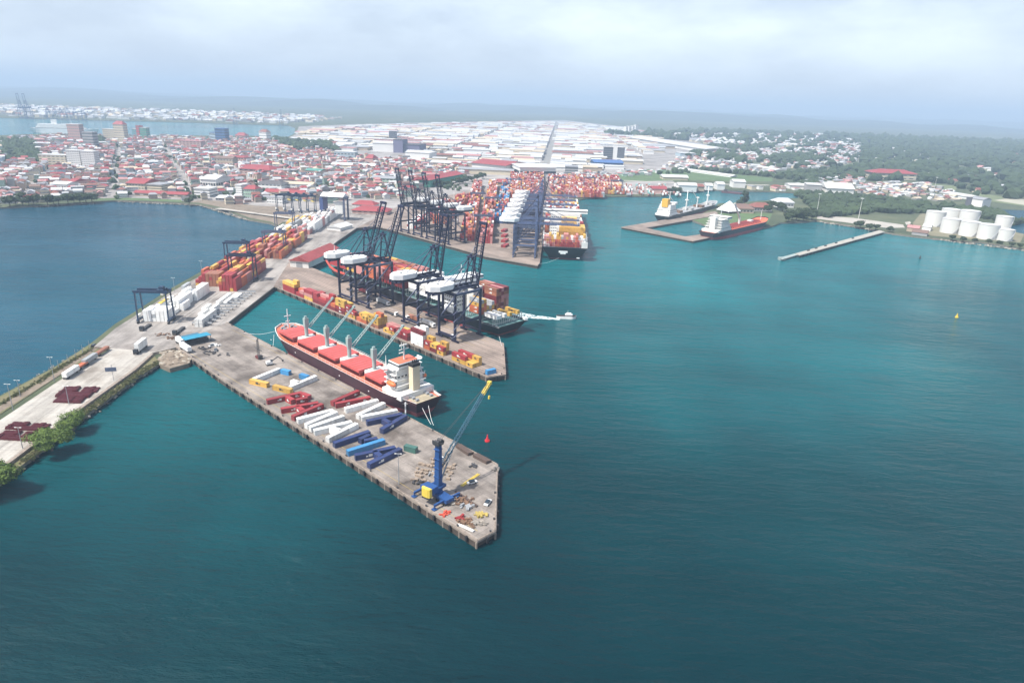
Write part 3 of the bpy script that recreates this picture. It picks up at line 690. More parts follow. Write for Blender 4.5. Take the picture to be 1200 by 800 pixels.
def feeder():
    E1 = at(590.5, 402, DZ); ang = U_ANG + math.pi
    Ls = 236.0; c = at(599, 393, 0) - UD * (Ls / 2 - 1) + VD * 1.0; c.z = 0
    r = empty('container_ship', c, ang, 'black hulled container ship under the gantry cranes of the middle quay', 'container ship')
    h, st = hull(r, Ls, 30, 9.0, 15.5, black_hull, ship_red, 1.8, .92, lgray); deck(r, st, mat('teal deck paint', (0.12, 0.24, 0.24), .7, .3, .1))
    for x in range(-112, 84, 14):
        k = MB()
        for y in range(-7, 8): k.box((x, y * 2, 10.4), (.35, .35, 4.8))
        k.box((x, 0, 12.6), (.6, 29, .3)); k.box((x, 0, 9.0), (.6, 29, .3)); k.build('lashing_bridge', pale_deck, r)
    s = MB(); s.b2(-72, -58, -15, 15, 8, 11)
    s.b2(-71, -59, -12, 12, 11, 28.5)
    for z in range(6): s.b2(-71.6, -58.4, -13, 13, 11 + z * 2.9, 11.25 + z * 2.9)
    s.b2(-70, -58.5, -16.5, 16.5, 28.5, 31.5); so = s.build('superstructure', white_paint, r)
    bands(so, -71, -59, -12, 12, [12.6 + 2.9 * z for z in range(6)], None, .9); bands(so, -70, -58.5, -16.5, 16.5, [30.3], glass, .9)
    f = MB(); f.b2(-82, -75, -4.5, 4.5, 9, 27); f.build('funnel', offwhite, r)
    m = MB(); m.tube((-64, 0, 31.5), (-64, 0, 40), .5, .25); m.box((-64, 0, 36), (.4, 6, .4)); m.build('mast', white_paint, r)
    MB().bar((-116.5, -12, 10.2), (-120.5, -10, 10.4), 2.2, 1.6).build('lifeboat', white_paint, r)
    fm = MB(); fm.tube((106, 0, 14), (106, 0, 26), .5, .25); fm.box((106, 0, 21), (.4, 4, .4)); fm.build('foremast', white_paint, r)
    bw = MB(); bw.b2(98, 98.6, -11, 11, 8, 18.5); bw.build('breakwater', ship_red, r)
    rm = MB()
    for sg in (-1, 1):
        q = [(s_[0] * .994, sg * max(.1, s_[2] - .1), s_[4]) for s_ in st if s_[0] > 60]
        for a_, b_ in zip(q[:-1], q[1:]): rm.bar((a_[0], a_[1], a_[2] + .6), (b_[0], b_[1], b_[2] + .6), .9, 1.6)
    rm.build('bow_bulwark', mat('red bulwark paint', (0.6, 0.1, 0.07), .6, .2, .2), r)
    rnd = random.Random(3); warm = ['orange', 'red', 'red', 'yellow', 'brown', 'maroon', 'orange', 'pink']
    deck_cargo(r, -114, -100, 14, 12.8, ['yellow', 'orange', 'white'], lambda t: 1, rnd, ang, c)
    deck_cargo(r, -101, -86, 14, 12.8, ['yellow', 'yellow', 'orange', 'brown', 'grey'], lambda t: 3, rnd, ang, c) if False else None
    ca, sa = math.cos(ang), math.sin(ang)
    for ky in range(5):
        for t in range((3, 2, 2, 4, 4)[ky]):
            ly = 1.5 + ky * 2.5; cont((c.x - 93 * ca - ly * sa, c.y - 93 * sa + ly * ca, 12.8 + 2.62 * t), ang, 12.19, ('orange', 'yellow', 'grey', 'yellow', 'orange')[(ky + t) % 5], None, 'containers carried on the ships')
    for bx in (-92.5, -79.5):
        for ky in range(5):
            for t in range(6):
                ly = -13.2 + ky * 2.5; cont((c.x + bx * ca - ly * sa, c.y + bx * sa + ly * ca, 12.8 + 2.62 * (t if bx < -90 or ky < 3 else 0)), ang, 12.19, rnd.choice(('brown', 'brown', 'maroon', 'pink')), None, 'containers carried on the ships')
    deck_cargo(r, -57, -14, 14, 12.8, ['white', 'white', 'white', 'grey'], lambda t: 5, rnd, ang, c)
    deck_cargo(r, -12, 96, 13.5, 12.8, warm, lambda t: 5 - int(t * 2.4), rnd, ang, c)
    return r
feeder()
def big_ship():
    ang = math.pi / 2 - 0.045; Ls = 330.0; st0 = at(661, 306, 0); d = Vector((math.cos(ang), math.sin(ang), 0)); c = st0 + d * (Ls / 2); c.z = 0
    r = empty('container_ship', c, ang, 'large container ship with yellow and red boxes, its black stern facing the channel', 'container ship')
    h, st = hull(r, Ls, 48, 14.0, 18, black_hull, boot_red, 1.5, .96, black_hull); deck(r, st, lgray)
    sn = MB(); rnd = random.Random(1)
    # the white mark on the transom, too worn to read
    sn.b2(-Ls / 2 - .14, -Ls / 2 - .02, -3, 6, 8.6, 10.6); sn.b2(-Ls / 2 - .14, -Ls / 2 - .02, -1.2, 4.4, 7.2, 8.65)
    MB().b2(-Ls / 2 - .14, -Ls / 2 - .02, -15.5, -12.5, 3.2, 4.4).build('draught_mark', white_paint, r)
    sn.build('stern_mark', white_paint, r)
    k = MB()
    for y in range(-11, 12): k.box((-158, y * 2, 16.5), (.5, .4, 7))
    k.box((-158, 0, 20), (.8, 46, .5)); k.build('lashing_bridge', ship_red, r)
    s = MB(); s.b2(-112, -98, -23, 23, 13, 16); s.b2(-111, -99, -16, 16, 16, 40); s.b2(-109, -99.5, -24, 24, 40, 43.5); so = s.build('superstructure', white_paint, r)
    bands(so, -111, -99, -16, 16, [18 + 3 * i for i in range(7)], None, .9); bands(so, -109, -99.5, -24, 24, [42.2], glass, 1)
    f = MB(); f.b2(-126, -116, -12, 4, 14, 38); f.build('funnel', mat('funnel buff', (0.72, 0.45, 0.15), .6, .1, .2), r)
    m = MB(); m.tube((-158, -21.5, 14), (-158, -21.5, 29), .5, .2); m.box((-158, -21.5, 24), (.4, 3, .4)); m.build('stern_mast', white_paint, r)
    b = MB(); b.b2(-163, -152, -23, -17, 13, 19.5); b.b2(-160, -154, -22.5, -18, 19.5, 22); b.build('stern_house', offwhite, r)
    rn = random.Random(8)
    deck_cargo(r, -158, -140, 16, 13.2, ['red', 'red', 'pink', 'red', 'orange'], lambda t: 2, rn, ang, c)
    deck_cargo(r, -144, -130, 22, 13.2, ['pink', 'white', 'grey', 'orange', 'yellow'], lambda t: 4, rn, ang, c)
    ca, sa = math.cos(ang), math.sin(ang)
    for bx in range(2):
        for ky in range(12):
            for t in range(6):
                lx, ly = -126 + 13 * bx, -20 + ky * 2.5
                cont((c.x + lx * ca - ly * sa, c.y + lx * sa + ly * ca, 13.2 + 2.62 * t), ang, 12.19, 'yellow' if ky < 11 else 'white', None, 'containers carried on the ships')
    deck_cargo(r, -96, 120, 22, 13.2, ['white', 'orange', 'grey', 'red', 'white', 'brown', 'yellow'], lambda t: 5, rn, ang, c)
    return r
big_ship()
def tanker():
    a, b = at(836.5, 282.5, 0), at(904, 266, 0); d = b - a; ang = math.atan2(d.y, d.x); Ls = d.length; nrm = Vector((-d.y, d.x, 0)).normalized()
    c = (a + b) / 2 + nrm * 11; c.z = 0
    r = empty('tanker', c, ang, 'dark hulled tanker with red pipe deck and white stern house by the park jetty', 'ship')
    h, st = hull(r, Ls, 25, 9.5, 13, mat('slate hull paint', (0.05, 0.045, 0.06), .5, .3, .2), boot_red, 3.6, .85, black_hull); deck(r, st, hull_red)
    x0 = -Ls / 2; k = MB()
    for i in range(14): k.tube((x0 + 48 + i * (Ls - 74) / 14, -9, 10.2), (x0 + 48 + i * (Ls - 74) / 14, 9, 10.2), .6, n=6)
    for y in (-5, -2, 1, 4): k.tube((x0 + 44, y, 11.0), (x0 + Ls - 24, y, 11.0), .55, n=6)
    k.build('cargo_pipes', ship_red, r)
    s = MB(); s.b2(x0 + 8, x0 + 42, -11.5, 11.5, 8.4, 11.5)
    for q in range(4): s.b2(x0 + 16 + q, x0 + 40 - q, -11 + q, 11 - q, 11.5 + 3 * q, 14.2 + 3 * q); s.b2(x0 + 14 + q, x0 + 41 - q, -11.4 + q * .6, 11.4 - q * .6, 14.2 + 3 * q, 14.5 + 3 * q)
    s.b2(x0 + 26, x0 + 38, -12.4, 12.4, 23.5, 26.3); so = s.build('superstructure', offwhite, r); bands(so, x0 + 16, x0 + 40, -11, 11, [13], None, .8); bands(so, x0 + 26, x0 + 38, -12.4, 12.4, [25.2], glass, .9)
    f = MB(); f.b2(x0 + 12, x0 + 20, -3.5, 3.5, 11.5, 26); f.build('funnel', offwhite, r)
    m = MB(); m.tube((x0 + 32, 0, 26), (x0 + 32, 0, 37), .7, .4); m.box((x0 + 32, 0, 33), (.5, 5, .5)); m.build('mast', pale_deck, r)
    cr_ = MB(); cx = x0 + Ls * .52; cr_.tube((cx, 0, 8.4), (cx, 0, 18), 1.4, n=10); o = cr_.build('hose_crane', offwhite, r)
    MB().bar((cx, 0, 18), (cx - 14, 3, 38), 1.5).build('jib', offwhite, o)
    MB().b2(x0 + Ls * .70, x0 + Ls * .74, -3, 3, 8.4, 13).build('deck_house', offwhite, r)
    fm = MB(); fm.tube((Ls / 2 - 14, 0, 10), (Ls / 2 - 14, 0, 24), .5, .3); fm.build('foremast', offwhite, r)
tanker()
def cargo_ship():
    a, b = at(775, 259, 0), at(836, 243, 0); d = b - a; ang = math.atan2(d.y, d.x); Ls = d.length + 8; c = (a + b) / 2; c.z = 0
    r = empty('cargo_ship', c, ang, 'white cargo ship with raised derricks and a yellow funnel mark at the park jetty', 'ship')
    h, st = hull(r, Ls, 23, 8, 11, mat('green black hull', (0.04, 0.06, 0.06), .5, .3, .2), boot_red, 2, .85, offwhite); deck(r, st, lgray)
    x0 = -Ls / 2; s = MB(); s.b2(x0 + 4, x0 + 34, -10.5, 10.5, 7, 10.2)
    for q in range(4): s.b2(x0 + 8 + q, x0 + 31 - q, -10 + q * .6, 10 - q * .6, 10.2 + 3 * q, 13.2 + 3 * q)
    s.b2(x0 + 20, x0 + 28, -11, 11, 22.2, 25); so = s.build('superstructure', white_paint, r); bands(so, x0 + 8, x0 + 31, -10, 10, [11.8, 14.8], None, .8)
    f = MB(); f.b2(x0 + 9, x0 + 17, -4.5, 4.5, 19, 30); f.build('funnel', mat('funnel yellow', (.75, .42, .06), .5, .1, .3), r)
    m = MB(); m.tube((x0 + 24, 0, 25), (x0 + 24, 0, 40), .8, .3); m.build('mast', white_paint, r)
    for i in range(4):
        x = x0 + 46 + i * (Ls - 64) / 3.4
        p = MB(); p.tube((x, 0, 7), (x, 0, 22), 1.1, n=8); p.box((x, 0, 22), (2.6, 5, 1.6)); o = p.build('derrick_post', offwhite, r)
        sg = (-1, 1, -1, 1)[i]; MB().bar((x, 0, 20), (x + sg * 14, 6, 34), .9).build('derrick_boom', offwhite, o)
        MB().b2(x + 3, x + 14, -7, 7, 7, 10).build('hatch', mat('pale hatch', (.5, .5, .47), .6, .2, .3) if i % 2 else wood, r)
cargo_ship()
def cruise_ship():
    a, b = at(38, 155.5, 0), at(117, 157.5, 0); d = b - a; ang = math.atan2(d.y, d.x); Ls = d.length; c = (a + b) / 2; c.z = 0
    r = empty('cruise_ship', c, ang, 'long white cruise ship moored beyond the city beside tall masts', 'ship')
    h, st = hull(r, Ls, 30, 16, 18, white_paint, offwhite, 2, .85, white_paint); deck(r, st, offwhite)
    s = MB()
    for q in range(4): s.b2(-Ls * .42 + q * 3, Ls * .30 - q * 8, -14 + q, 14 - q, 14.5 + q * 4, 18 + q * 4)
    so = s.build('superstructure', white_paint, r); bands(so, -Ls * .42, Ls * .30, -14, 14, [16.5], glass, 1)
    f = MB(); f.prism([(-40, -5), (-22, -5), (-25, 5), (-38, 5)], 30, 44); f.build('funnel', white_paint, r)
    m = MB(); m.tube((Ls * .1, 0, 30), (Ls * .1, 0, 46), 1, .4); m.build('mast', white_paint, r)
cruise_ship()
def small_vessels():
    p = at(663.5, 373, 0); r = empty('pilot_boat', p, R(-4), 'white pilot boat with dark rubbing strake speeding away from the quay', 'boat')
    h, st = hull(r, 15, 4.4, 2.0, 2.7, white_paint, offwhite, .5, .8, dark_metal); deck(r, st, lgray)
    MB().b2(-1, 4.5, -1.5, 1.5, 1, 3.4).b2(0, 3.5, -1.3, 1.3, 3.4, 4.2).build('cabin', white_paint, r)
    MB().b2(-1.05, 4.55, -1.55, 1.55, 2.4, 3.0).build('window_band', glass, r); MB().tube((1, 0, 4.2), (1, 0, 6.5), .08).build('mast', white_paint, r)
    # foam wake on the water
    wk = MB(); N = 26; L0 = at(655, 374, 0); L1 = at(604, 367.5, 0); d = L1 - L0; nr = Vector((-d.y, d.x, 0)).normalized(); rnd = random.Random(2)
    for i in range(330):
        t = rnd.random() ** .9; wdt = (1.2 + 5.2 * t); e = rnd.uniform(-1, 1); e = math.copysign(abs(e) ** .6, e)
        q = L0 + d * t + nr * e * wdt + nr * 2.2 * math.sin(t * 2.0); s = rnd.uniform(.2, .95) * (1.15 - .5 * t); b0 = len(wk.v); k = rnd.randint(5, 7)
        for j in range(k):
            a_ = 2 * math.pi * j / k; rr = s * rnd.uniform(.5, 1.2); wk.v.append(Vector((q.x + rr * 2.2 * math.cos(a_), q.y + rr * math.sin(a_), .05 + .0015 * (i % 60))))
        wk.face(*range(b0, b0 + k))
    o = wk.build('wake', mat('sea foam', (.62, .70, .70), .6, .1, .5)); tag(o, 'white foam wake trailing the pilot boat', None, None, 'stuff')
    def buoy(px, py, m, label):
        p = at(px, py, 0); r = empty('buoy', p, 0, label, 'buoy', None)
        MB().tube((0, 0, -.3), (0, 0, .8), 1.2, 1.2, 12).build('float', m, r); MB().tube((0, 0, .8), (0, 0, 3.2), .8, .15, 8).box((0, 0, 3.3), (.5, .5, .5)).build('tower', m, r)
    buoy(571, 517, mat('buoy red', (.6, .03, .04), .5, .1, .3), 'red buoy floating beside the tip of the letter pier')
    buoy(1121, 372, mat('buoy yellow', (.8, .55, .05), .5, .1, .3), 'yellow buoy alone on the open harbour water')
    p = at(1078, 303, 0); r = empty('buoy', p, 0, 'small dark buoy off the tank farm shore', 'buoy', None); MB().tube((0, 0, -.3), (0, 0, 1), 1.3, 1.3, 10).build('float', dark_metal, r); MB().tube((0, 0, 1), (0, 0, 4), .7, .2, 8).build('tower', dark_metal, r)
    p = at(858, 226.5, 0); r = empty('barge', p, R(-25), 'low dark barge moored in the inner basin', 'barge'); MB().prism([(-20, -5), (17, -5), (20, 0), (17, 5), (-20, 5)], -.5, 2.2).build('hull', mat('barge maroon', (.13, .05, .06), .6, .2, .2), r); MB().b2(-16, -9, -3, 3, 2.2, 6).build('wheelhouse', dark_metal, r)
small_vessels()
# ------------------------------------------------------------------ containers laid out as letters on the pier
def strokes(lst, color, what, group):
    for i, (x0, y0, x1, y1) in enumerate(lst):
        p, q = at(x0, y0, DZ + 2.6), at(x1, y1, DZ + 2.6); d = q - p; Lt = d.length; d.normalize(); ang = math.atan2(d.y, d.x)
        cs = color if isinstance(color, str) else color[i]
        nm = what if isinstance(what, str) else what[i]
        if Lt < 9.6: seg = [6.06]
        elif Lt < 15: seg = [12.19]
        elif Lt < 21: seg = [12.19, 6.06]
        else: seg = [12.19, 12.19]
        s = (Lt - sum(seg)) / 2
        for k, Lc in enumerate(seg):
            c = p + d * (s + Lc / 2); c.z = DZ
            s += Lc
            w_ = '' if len(seg) == 1 else (', lower box' if k == 0 else ', upper box')
            cont(c, ang + (math.pi if k == 0 and len(seg) > 1 else 0), Lc - .04, cs, nm + w_, group)
G1 = 'containers laid out as lettering on the pier'
strokes([(295.3, 444, 312, 448), (298.3, 442.6, 326.5, 431.2), (328, 431.6, 341.5, 434.9)], ['yellow', 'white', 'blue'],
        ['yellow container closing the open bracket sign', 'white container forming the back of the open bracket sign', 'blue container topping the open bracket sign'], G1)
strokes([(322.5, 451, 339.8, 455.3), (340.6, 452, 369.5, 439.8), (351.5, 437.3, 361.5, 440.3), (342.5, 445, 350, 447.6)], ['yellow', 'white', 'blue', 'white'],
        ['yellow container at the foot of the second bracket sign', 'white container forming the back of the second bracket sign', 'blue container topping the second bracket sign', 'short white container inside the second bracket sign'], G1)
def letter(lst, colr, desc, names):
    strokes(lst, colr, [f'{desc}, {n_}' for n_ in names], G1)
letter([(314.5, 467.5, 352, 459.3), (354, 460, 362.3, 463), (344.5, 468.3, 362, 464.6), (337, 464.3, 342.6, 467.6)], 'red', 'red container in the letter P', ['long stem', 'short top bar', 'bowl side', 'short closing bar'])
letter([(330.5, 478, 371.5, 471), (343, 487, 377.5, 472.4), (349.5, 476.3, 353.5, 478.8)], 'red', 'red container in the red A', ['bay side leg', 'tip side leg', 'crossbar'])
letter([(349, 490, 389.5, 479.6), (359.5, 496, 393, 481.8), (363, 499.6, 402.5, 486.2)], 'white', 'white container in the letter N', ['bay side upright', 'diagonal', 'tip side upright'])
letter([(370, 503, 410, 493.5), (385, 511.5, 416.5, 496), (389.5, 500.8, 397.5, 503.2)], 'white', 'white container in the white A', ['bay side leg', 'tip side leg', 'crossbar'])
letter([(392.8, 517.6, 431.2, 504.8), (419.5, 514.6, 435, 507.2), (423.7, 515.8, 445, 511.8), (409, 526.8, 448, 514.6)], ['navy', 'navy', 'navy', 'blue'], 'blue container in the letter M', ['bay side upright', 'first slant', 'second slant', 'tip side upright'])
letter([(418, 532, 461, 523.2), (434, 541.4, 467.5, 525.3), (440, 528.8, 445.3, 532.8)], 'navy', 'navy container in the A by the dark box', ['bay side leg', 'tip side leg', 'crossbar'])
letter([(389.5, 470, 419.5, 457), (393.5, 472, 433, 464.4)], 'red', 'red container in the first V beside the ship', ['root side arm', 'tip side arm'])
letter([(405.5, 477.5, 441.5, 467.9)], 'white', 'white container in the letter I beside the ship', ['single stroke'])
letter([(421, 484.6, 448, 472), (424, 487.2, 464.5, 479.4)], 'white', 'white container in the white V', ['root side arm', 'tip side arm'])
letter([(431, 492.3, 470, 484.2), (448.4, 501.2, 474.3, 486.2), (450.8, 491.2, 456.3, 494)], 'navy', 'navy container in the A under the ship stern', ['root side leg', 'tip side leg', 'crossbar'])
cont(at(481.5, 528.5, DZ), U_ANG + .35, 6.06, 'green', 'dark green short container alone beyond the last blue letter', 'single boxes on the pier')
cont(at(575, 437.5, DZ), U_ANG + math.pi / 2 - .2, 6.06, 'blue', 'bright blue short container at the tip of the middle quay', 'single boxes on the quays')

# ------------------------------------------------------------------ rows of containers along the middle quay edge
Q0 = at(320.5, 335, DZ)
rq = random.Random(21)
cl = {'red': 'red', 'maroon': 'maroon', 'yellow': 'yellow', 'orange': 'orange', 'white': 'white', 'grey': 'grey', 'green': 'green', 'brown': 'brown', 'pink': 'faded pink', 'navy': 'navy', 'blue': 'blue', 'teal': 'pale teal'}
TIER = ['ground', 'second', 'third', 'fourth', 'fifth', 'sixth']
def quay_row():
    #   start, end, rows, height, colours by tier
    S = [(15, 35, 2, 3, ['red', 'red', 'yellow']), (35, 48, 3, 2, ['red', 'pink', 'red']), (48, 61, 2, 3, ['yellow', 'yellow', 'red']), (61, 86, 3, 3, ['maroon', 'red', 'red']),
         (86, 105, 3, 3, ['maroon', 'maroon', 'yellow']), (105, 119, 2, 2, ['yellow', 'red']), (119, 132, 3, 2, ['orange', 'yellow']), (133, 151, 3, 3, ['brown', 'yellow', 'yellow']),
         (151, 165, 3, 2, ['yellow', 'pink']), (165, 180, 3, 2, ['maroon', 'red']), (181, 194, 2, 5, ['white'] * 5), (194, 207, 2, 2, ['maroon', 'yellow']), (207, 213.5, 2, 2, ['yellow', 'yellow']), (221, 241, 3, 2, ['yellow', 'yellow'])]
    n_ = 0; stk = 0
    for a, b_, rows, hh, cs in S:
        s = a
        while s + 6 <= b_:
            Lc = 12.19 if (s + 12.3 <= b_ and rq.random() < .45) else 6.06
            for k in range(rows):
                h2 = max(1, hh - (rq.random() < .14) + (rq.random() < .1))
                for t in range(h2):
                    c_ = cs[min(t, len(cs) - 1)] if rq.random() < .8 else rq.choice(['red', 'yellow', 'maroon', 'orange', 'pink'])
                    if t == 1 and a == 221 and s < 228: c_ = 'red'
                    p = Q0 + UD * (s + Lc / 2) + VD * (1.7 + 2.6 * k); p.z = DZ + 2.6 * t
                    cont(p, U_ANG, Lc, c_, ('QUAY', s, k, t), 'containers stacked along the middle quay')
            s += Lc + .25
quay_row()

# ------------------------------------------------------------------ container yard along the bay side
def block(p0, p1, rows, hf, cols, fill, tagname, group, rnd, Lc=12.19, side=1):
    d = (p1 - p0); n_ = int(d.length / (Lc + .5)); d.normalize(); nr = Vector((d.y, -d.x, 0)) * side; ang = math.atan2(d.y, d.x)
    for i in range(n_):
        bc = rnd.choice(cols)
        for k in range(rows):
            if rnd.random() > fill: continue
            if rnd.random() < .5: bc = rnd.choice(cols)
            for t in range(max(1, hf + rnd.choice((0, 0, -1, -1, -2)))):
                p = p0 + d * ((i + .5) * (Lc + .5)) + nr * (k * 2.75); p.z = p0.z + 2.6 * t
                cont(p, ang, Lc, bc if rnd.random() < .75 else rnd.choice(cols), (tagname, i, k, t), group)
ry = random.Random(9)
V3 = lambda x, y: Vector((x, y, DZ))
warm = ['red', 'red', 'orange', 'yellow', 'maroon', 'brown', 'orange', 'yellow', 'red', 'pink']
block(V3(-248.5, 432), V3(-254, 520), 6, 3, ['white', 'white', 'white', 'white', 'grey'], .85, 'RA', 'white refrigerated containers in the bay side yard', ry)
block(V3(-255, 524), V3(-262, 690), 7, 4, warm, .95, 'CA', 'coloured containers in the bay side yard', ry)
block(V3(-263, 694), V3(-270, 860), 5, 3, ['white', 'white', 'white', 'grey', 'yellow'], .95, 'WA', 'white containers near the city end of the yard', ry)
block(V3(-216, 424), V3(-219, 505), 4, 2, ['white'], .4, 'RB', 'white refrigerated containers among the plug racks', ry)
block(V3(-231, 512), V3(-235, 600), 5, 5, warm, .95, 'CB', 'coloured containers beside the basin corner', ry)
block(V3(-237, 628), V3(-243, 740), 6, 4, warm, .95, 'CC', 'coloured containers further up the yard', ry)
block(V3(-244, 752), V3(-250, 905), 6, 4, ['white', 'white', 'white', 'grey', 'pink'], .95, 'WC', 'white containers near the city end of the yard', ry)
# far terminal
fr = random.Random(77)
tcols = ['red', 'orange', 'red', 'maroon', 'orange', 'pink', 'brown', 'red', 'maroon', 'brown', 'pink', 'white', 'grey', 'orange', 'yellow', 'pink']
def tblock(a, b_, rows, hf, cols=tcols, fill=.97):
    p0, p1 = at(*a, DZ), at(*b_, DZ); block(p0, p1, rows, hf, cols, fill, 'T', 'containers stacked on the far terminal', fr)
tblock((540, 282), (556, 216), 6, 4); tblock((561, 285), (574, 217), 6, 5); tblock((580, 262), (590, 214), 6, 4, ['navy', 'grey', 'blue', 'navy', 'red', 'orange'])
tblock((508, 262), (540, 232), 7, 4); tblock((478, 268), (520, 238), 5, 3, ['white', 'red', 'white', 'orange'])
for x0 in (596, 606, 616, 626): tblock((x0, 232), (x0 + 3, 206), 6, 4)
for x0 in (640, 652, 664, 676, 688, 700, 712): tblock((x0 + 8, 231 if x0 < 690 else 227), (x0 + 2, 209), 7, 4)
for x0 in (735, 748, 760, 775, 790): tblock((x0, 229), (x0 - 3, 217), 5, 2, ['white', 'pink', 'grey', 'brown', 'white', 'teal'], .45)
for y0 in (290, 284, 278, 272): tblock((588, y0), (594, y0 - 3.2), 2, 1, ['maroon', 'red'], .9)

WHERE = {'RA': 'white reefer block', 'CA': 'coloured bay side block', 'WA': 'pale bay side block', 'RB': 'plug rack block', 'CB': 'basin corner block', 'CC': 'block behind the basin', 'WC': 'pale block behind the basin', 'T': 'far terminal'}
def place_containers():
    CONT.sort(key=lambda c: dist(c[0]))
    # stack numbering along the quay
    ss = sorted({c[4][1] for c in CONT if isinstance(c[4], tuple) and c[4][0] == 'QUAY'})
    near, rest = CONT[:296], CONT[296:]
    mrk = random.Random(5); mm_ = {}
    def mark_mesh(c_, k=1.0):
        q = (c_ == 'yellow', k)
        if q not in mm_:
            b = MB()
            for y in (-1.2, 1.2):
                b.box((-.6 * k, y, 1.45), (1.7 * k, .06, 1.15)); b.box((1.0 * k, y, 1.2), (.9 * k, .06, .5))
            mm_[q] = b.mesh('side_mark', dark_metal if c_ == 'yellow' else offwhite)
        return mm_[q]
    for p, rz, Lc, colr, lab, grp in near:
        if isinstance(lab, tuple):
            sz = 'short ' if Lc < 8 else ''
            if lab[0] == 'QUAY': l_ = f"{sz}{cl[colr]} box, {TIER[lab[3]]} tier, {ordn(ss.index(lab[1]))} quay stack from basin corner, {ordn(lab[2])} row from water"
            else: l_ = f"{cl[colr]} box, {TIER[lab[3]]} tier, {ordn(lab[2])} row, {ordn(lab[1])} bay, {WHERE[lab[0]]}"
        else: l_ = lab
        if l_ is None: l_ = f'{cl[colr]} container on a ship deck'
        bm_, dm_, rm_ = cont_mesh(colr, Lc)
        o = inst('shipping_container', bm_, None, p, rz); tag(o, l_, 'container', grp)
        d_ = inst('door', dm_, o); inst('lock_rods', rm_, d_)
        if colr != 'white' and Lc > 8 and mrk.random() < .75: inst('side_mark', mark_mesh(colr), o)
        elif colr in ('yellow', 'red'): inst('side_mark', mark_mesh(colr, .7), o)
    b = MB(); keys = list(CM)
    for p, rz, Lc, colr, lab, grp in rest:
        b.m = keys.index(colr); b.box((p.x, p.y, p.z + 1.295), (Lc, 2.44, 2.55), rz)
    o = b.build('containers', [CM[k] for k in keys]); tag(o, 'colourful containers massed on the far terminal and ship decks', 'containers', None, 'stuff')

# ------------------------------------------------------------------ cranes in place
def cranes():
    up = make_sts(80, steel_dark, steel_gray); lean = make_sts(70, steel_dark, steel_gray)
    g = 'gantry cranes with raised booms on the middle quay'
    L0 = Vector((-134.5, 505, DZ)); 
    for u, lab in ((7, 'dark gantry crane nearest the red roofed shed, boom raised'), (29.5, 'dark gantry crane second from the red roofed shed, boom raised'),
                   (88.5, 'dark gantry crane third from the red roofed shed, boom raised'), (126.5, 'dark gantry crane closest to the quay tip, boom raised')):
        p = L0 + UD * u; p.z = DZ
        (lean if u < 50 else up)(p, U_ANG, lab.replace('nearest', 'beside').replace('closest to', 'by'), g)
    g2 = 'gantry cranes lining the channel side of the far terminal'
    e0, e1 = at(458, 269, DZ), at(570, 300.5, DZ); dd = (e1 - e0).normalized(); a = math.atan2(dd.y, dd.x) + math.pi; back = Vector((-dd.y, dd.x, 0))
    if back.y < 0: back = -back
    for (px, py), lab in zip(((472, 273), (487, 277.2), (502.5, 281.6), (518, 286)), ('first', 'second', 'third', 'fourth')):
        p = at(px, py, DZ) + back * 25; p.z = DZ
        up(p, a, f'slate gantry crane with upright boom, {lab} of the channel side row from the city', g2)
    down = make_sts(0, mat('slate blue crane steel', (0.10, 0.135, 0.25), .5, .3, .4), steel_gray)
    g3 = 'gantry cranes reaching over the large container ship'
    f0, f1 = at(630, 303, DZ), at(641, 240, DZ); dd = (f1 - f0).normalized(); a = math.atan2(dd.y, dd.x) + math.pi
    rt_ = Vector((dd.y, -dd.x, 0))
    if rt_.x < 0: rt_ = -rt_
    a = math.atan2(-rt_.x, rt_.y)
    for i, s in enumerate((10, 40, 74, 112, 150, 190, 232)):
        p = f0 + dd * s - rt_ * 25; p.z = DZ
        (up if i == 2 else down)(p, a, f'slate gantry crane over the big ship, {ordn(i)} from the ship stern' + (', boom raised' if i == 2 else ', boom lowered'), g3)
    # yard cranes
    yz = math.pi / 2 + 0.06 - math.pi / 2
    rtg(Vector((-241.5, 433, DZ)), yz, 'blue yard crane over the white boxes at the near end of the bay side yard'.replace('near end', 'road end'))
    rtg(Vector((-250, 596, DZ)), yz, 'blue yard crane standing at the bay edge over coloured boxes')
    rtg(Vector((-226.5, 547, DZ)), yz, 'purple blue yard crane over the coloured stack by the basin corner', steel_dark)
    rtg(Vector((-236, 652, DZ)), yz, 'grey yard crane over coloured boxes behind the basin', steel_gray)
    rtg(Vector((-262, 762, DZ)), yz, 'grey yard crane over white boxes at the bay corner', steel_gray)
    for i, (px, py) in enumerate(((334, 247), (343, 247.5), (352, 248.3), (361, 249))):
        rtg(at(px, py, DZ), yz + .5, f'idle blue yard crane parked by the city, {ordn(i)} from the dirt shore', steel_rtg, 'idle yard cranes parked by the city')
    for i, (px, py) in enumerate(((546, 262), (566, 274), (560, 244), (577, 250), (604, 225), (655, 222), (690, 222), (722, 226))):
        rtg(at(px, py, DZ), .05, f'far terminal yard crane over red boxes, {ordn(i)} counting in from the channel', steel_gray, 'yard cranes on the far terminal')
    # far shore port
    far_s = mat('distant blue crane steel', (0.10, 0.16, 0.30), .5, .2, .3)
    fd = make_sts(0, far_s, far_s); fu = make_sts(80, far_s, far_s)
    for i, (px, py) in enumerate(((29, 139), (36, 139.3), (59, 140), (66, 140), (74, 140.2), (82, 140.5), (90, 140.7), (100, 143.5 - 2), (276, 145), (330, 147))):
        p = at(px, py, 2)
        o = (fu if i < 2 or i > 7 else fd)(p, R(200), f'hazy blue gantry crane on the far shore, {ordn(i)} from the pink ship', 'hazy gantry cranes across the far bay')
        if i < 2: o.scale = (1.5, 1.5, 1.5)
cranes()

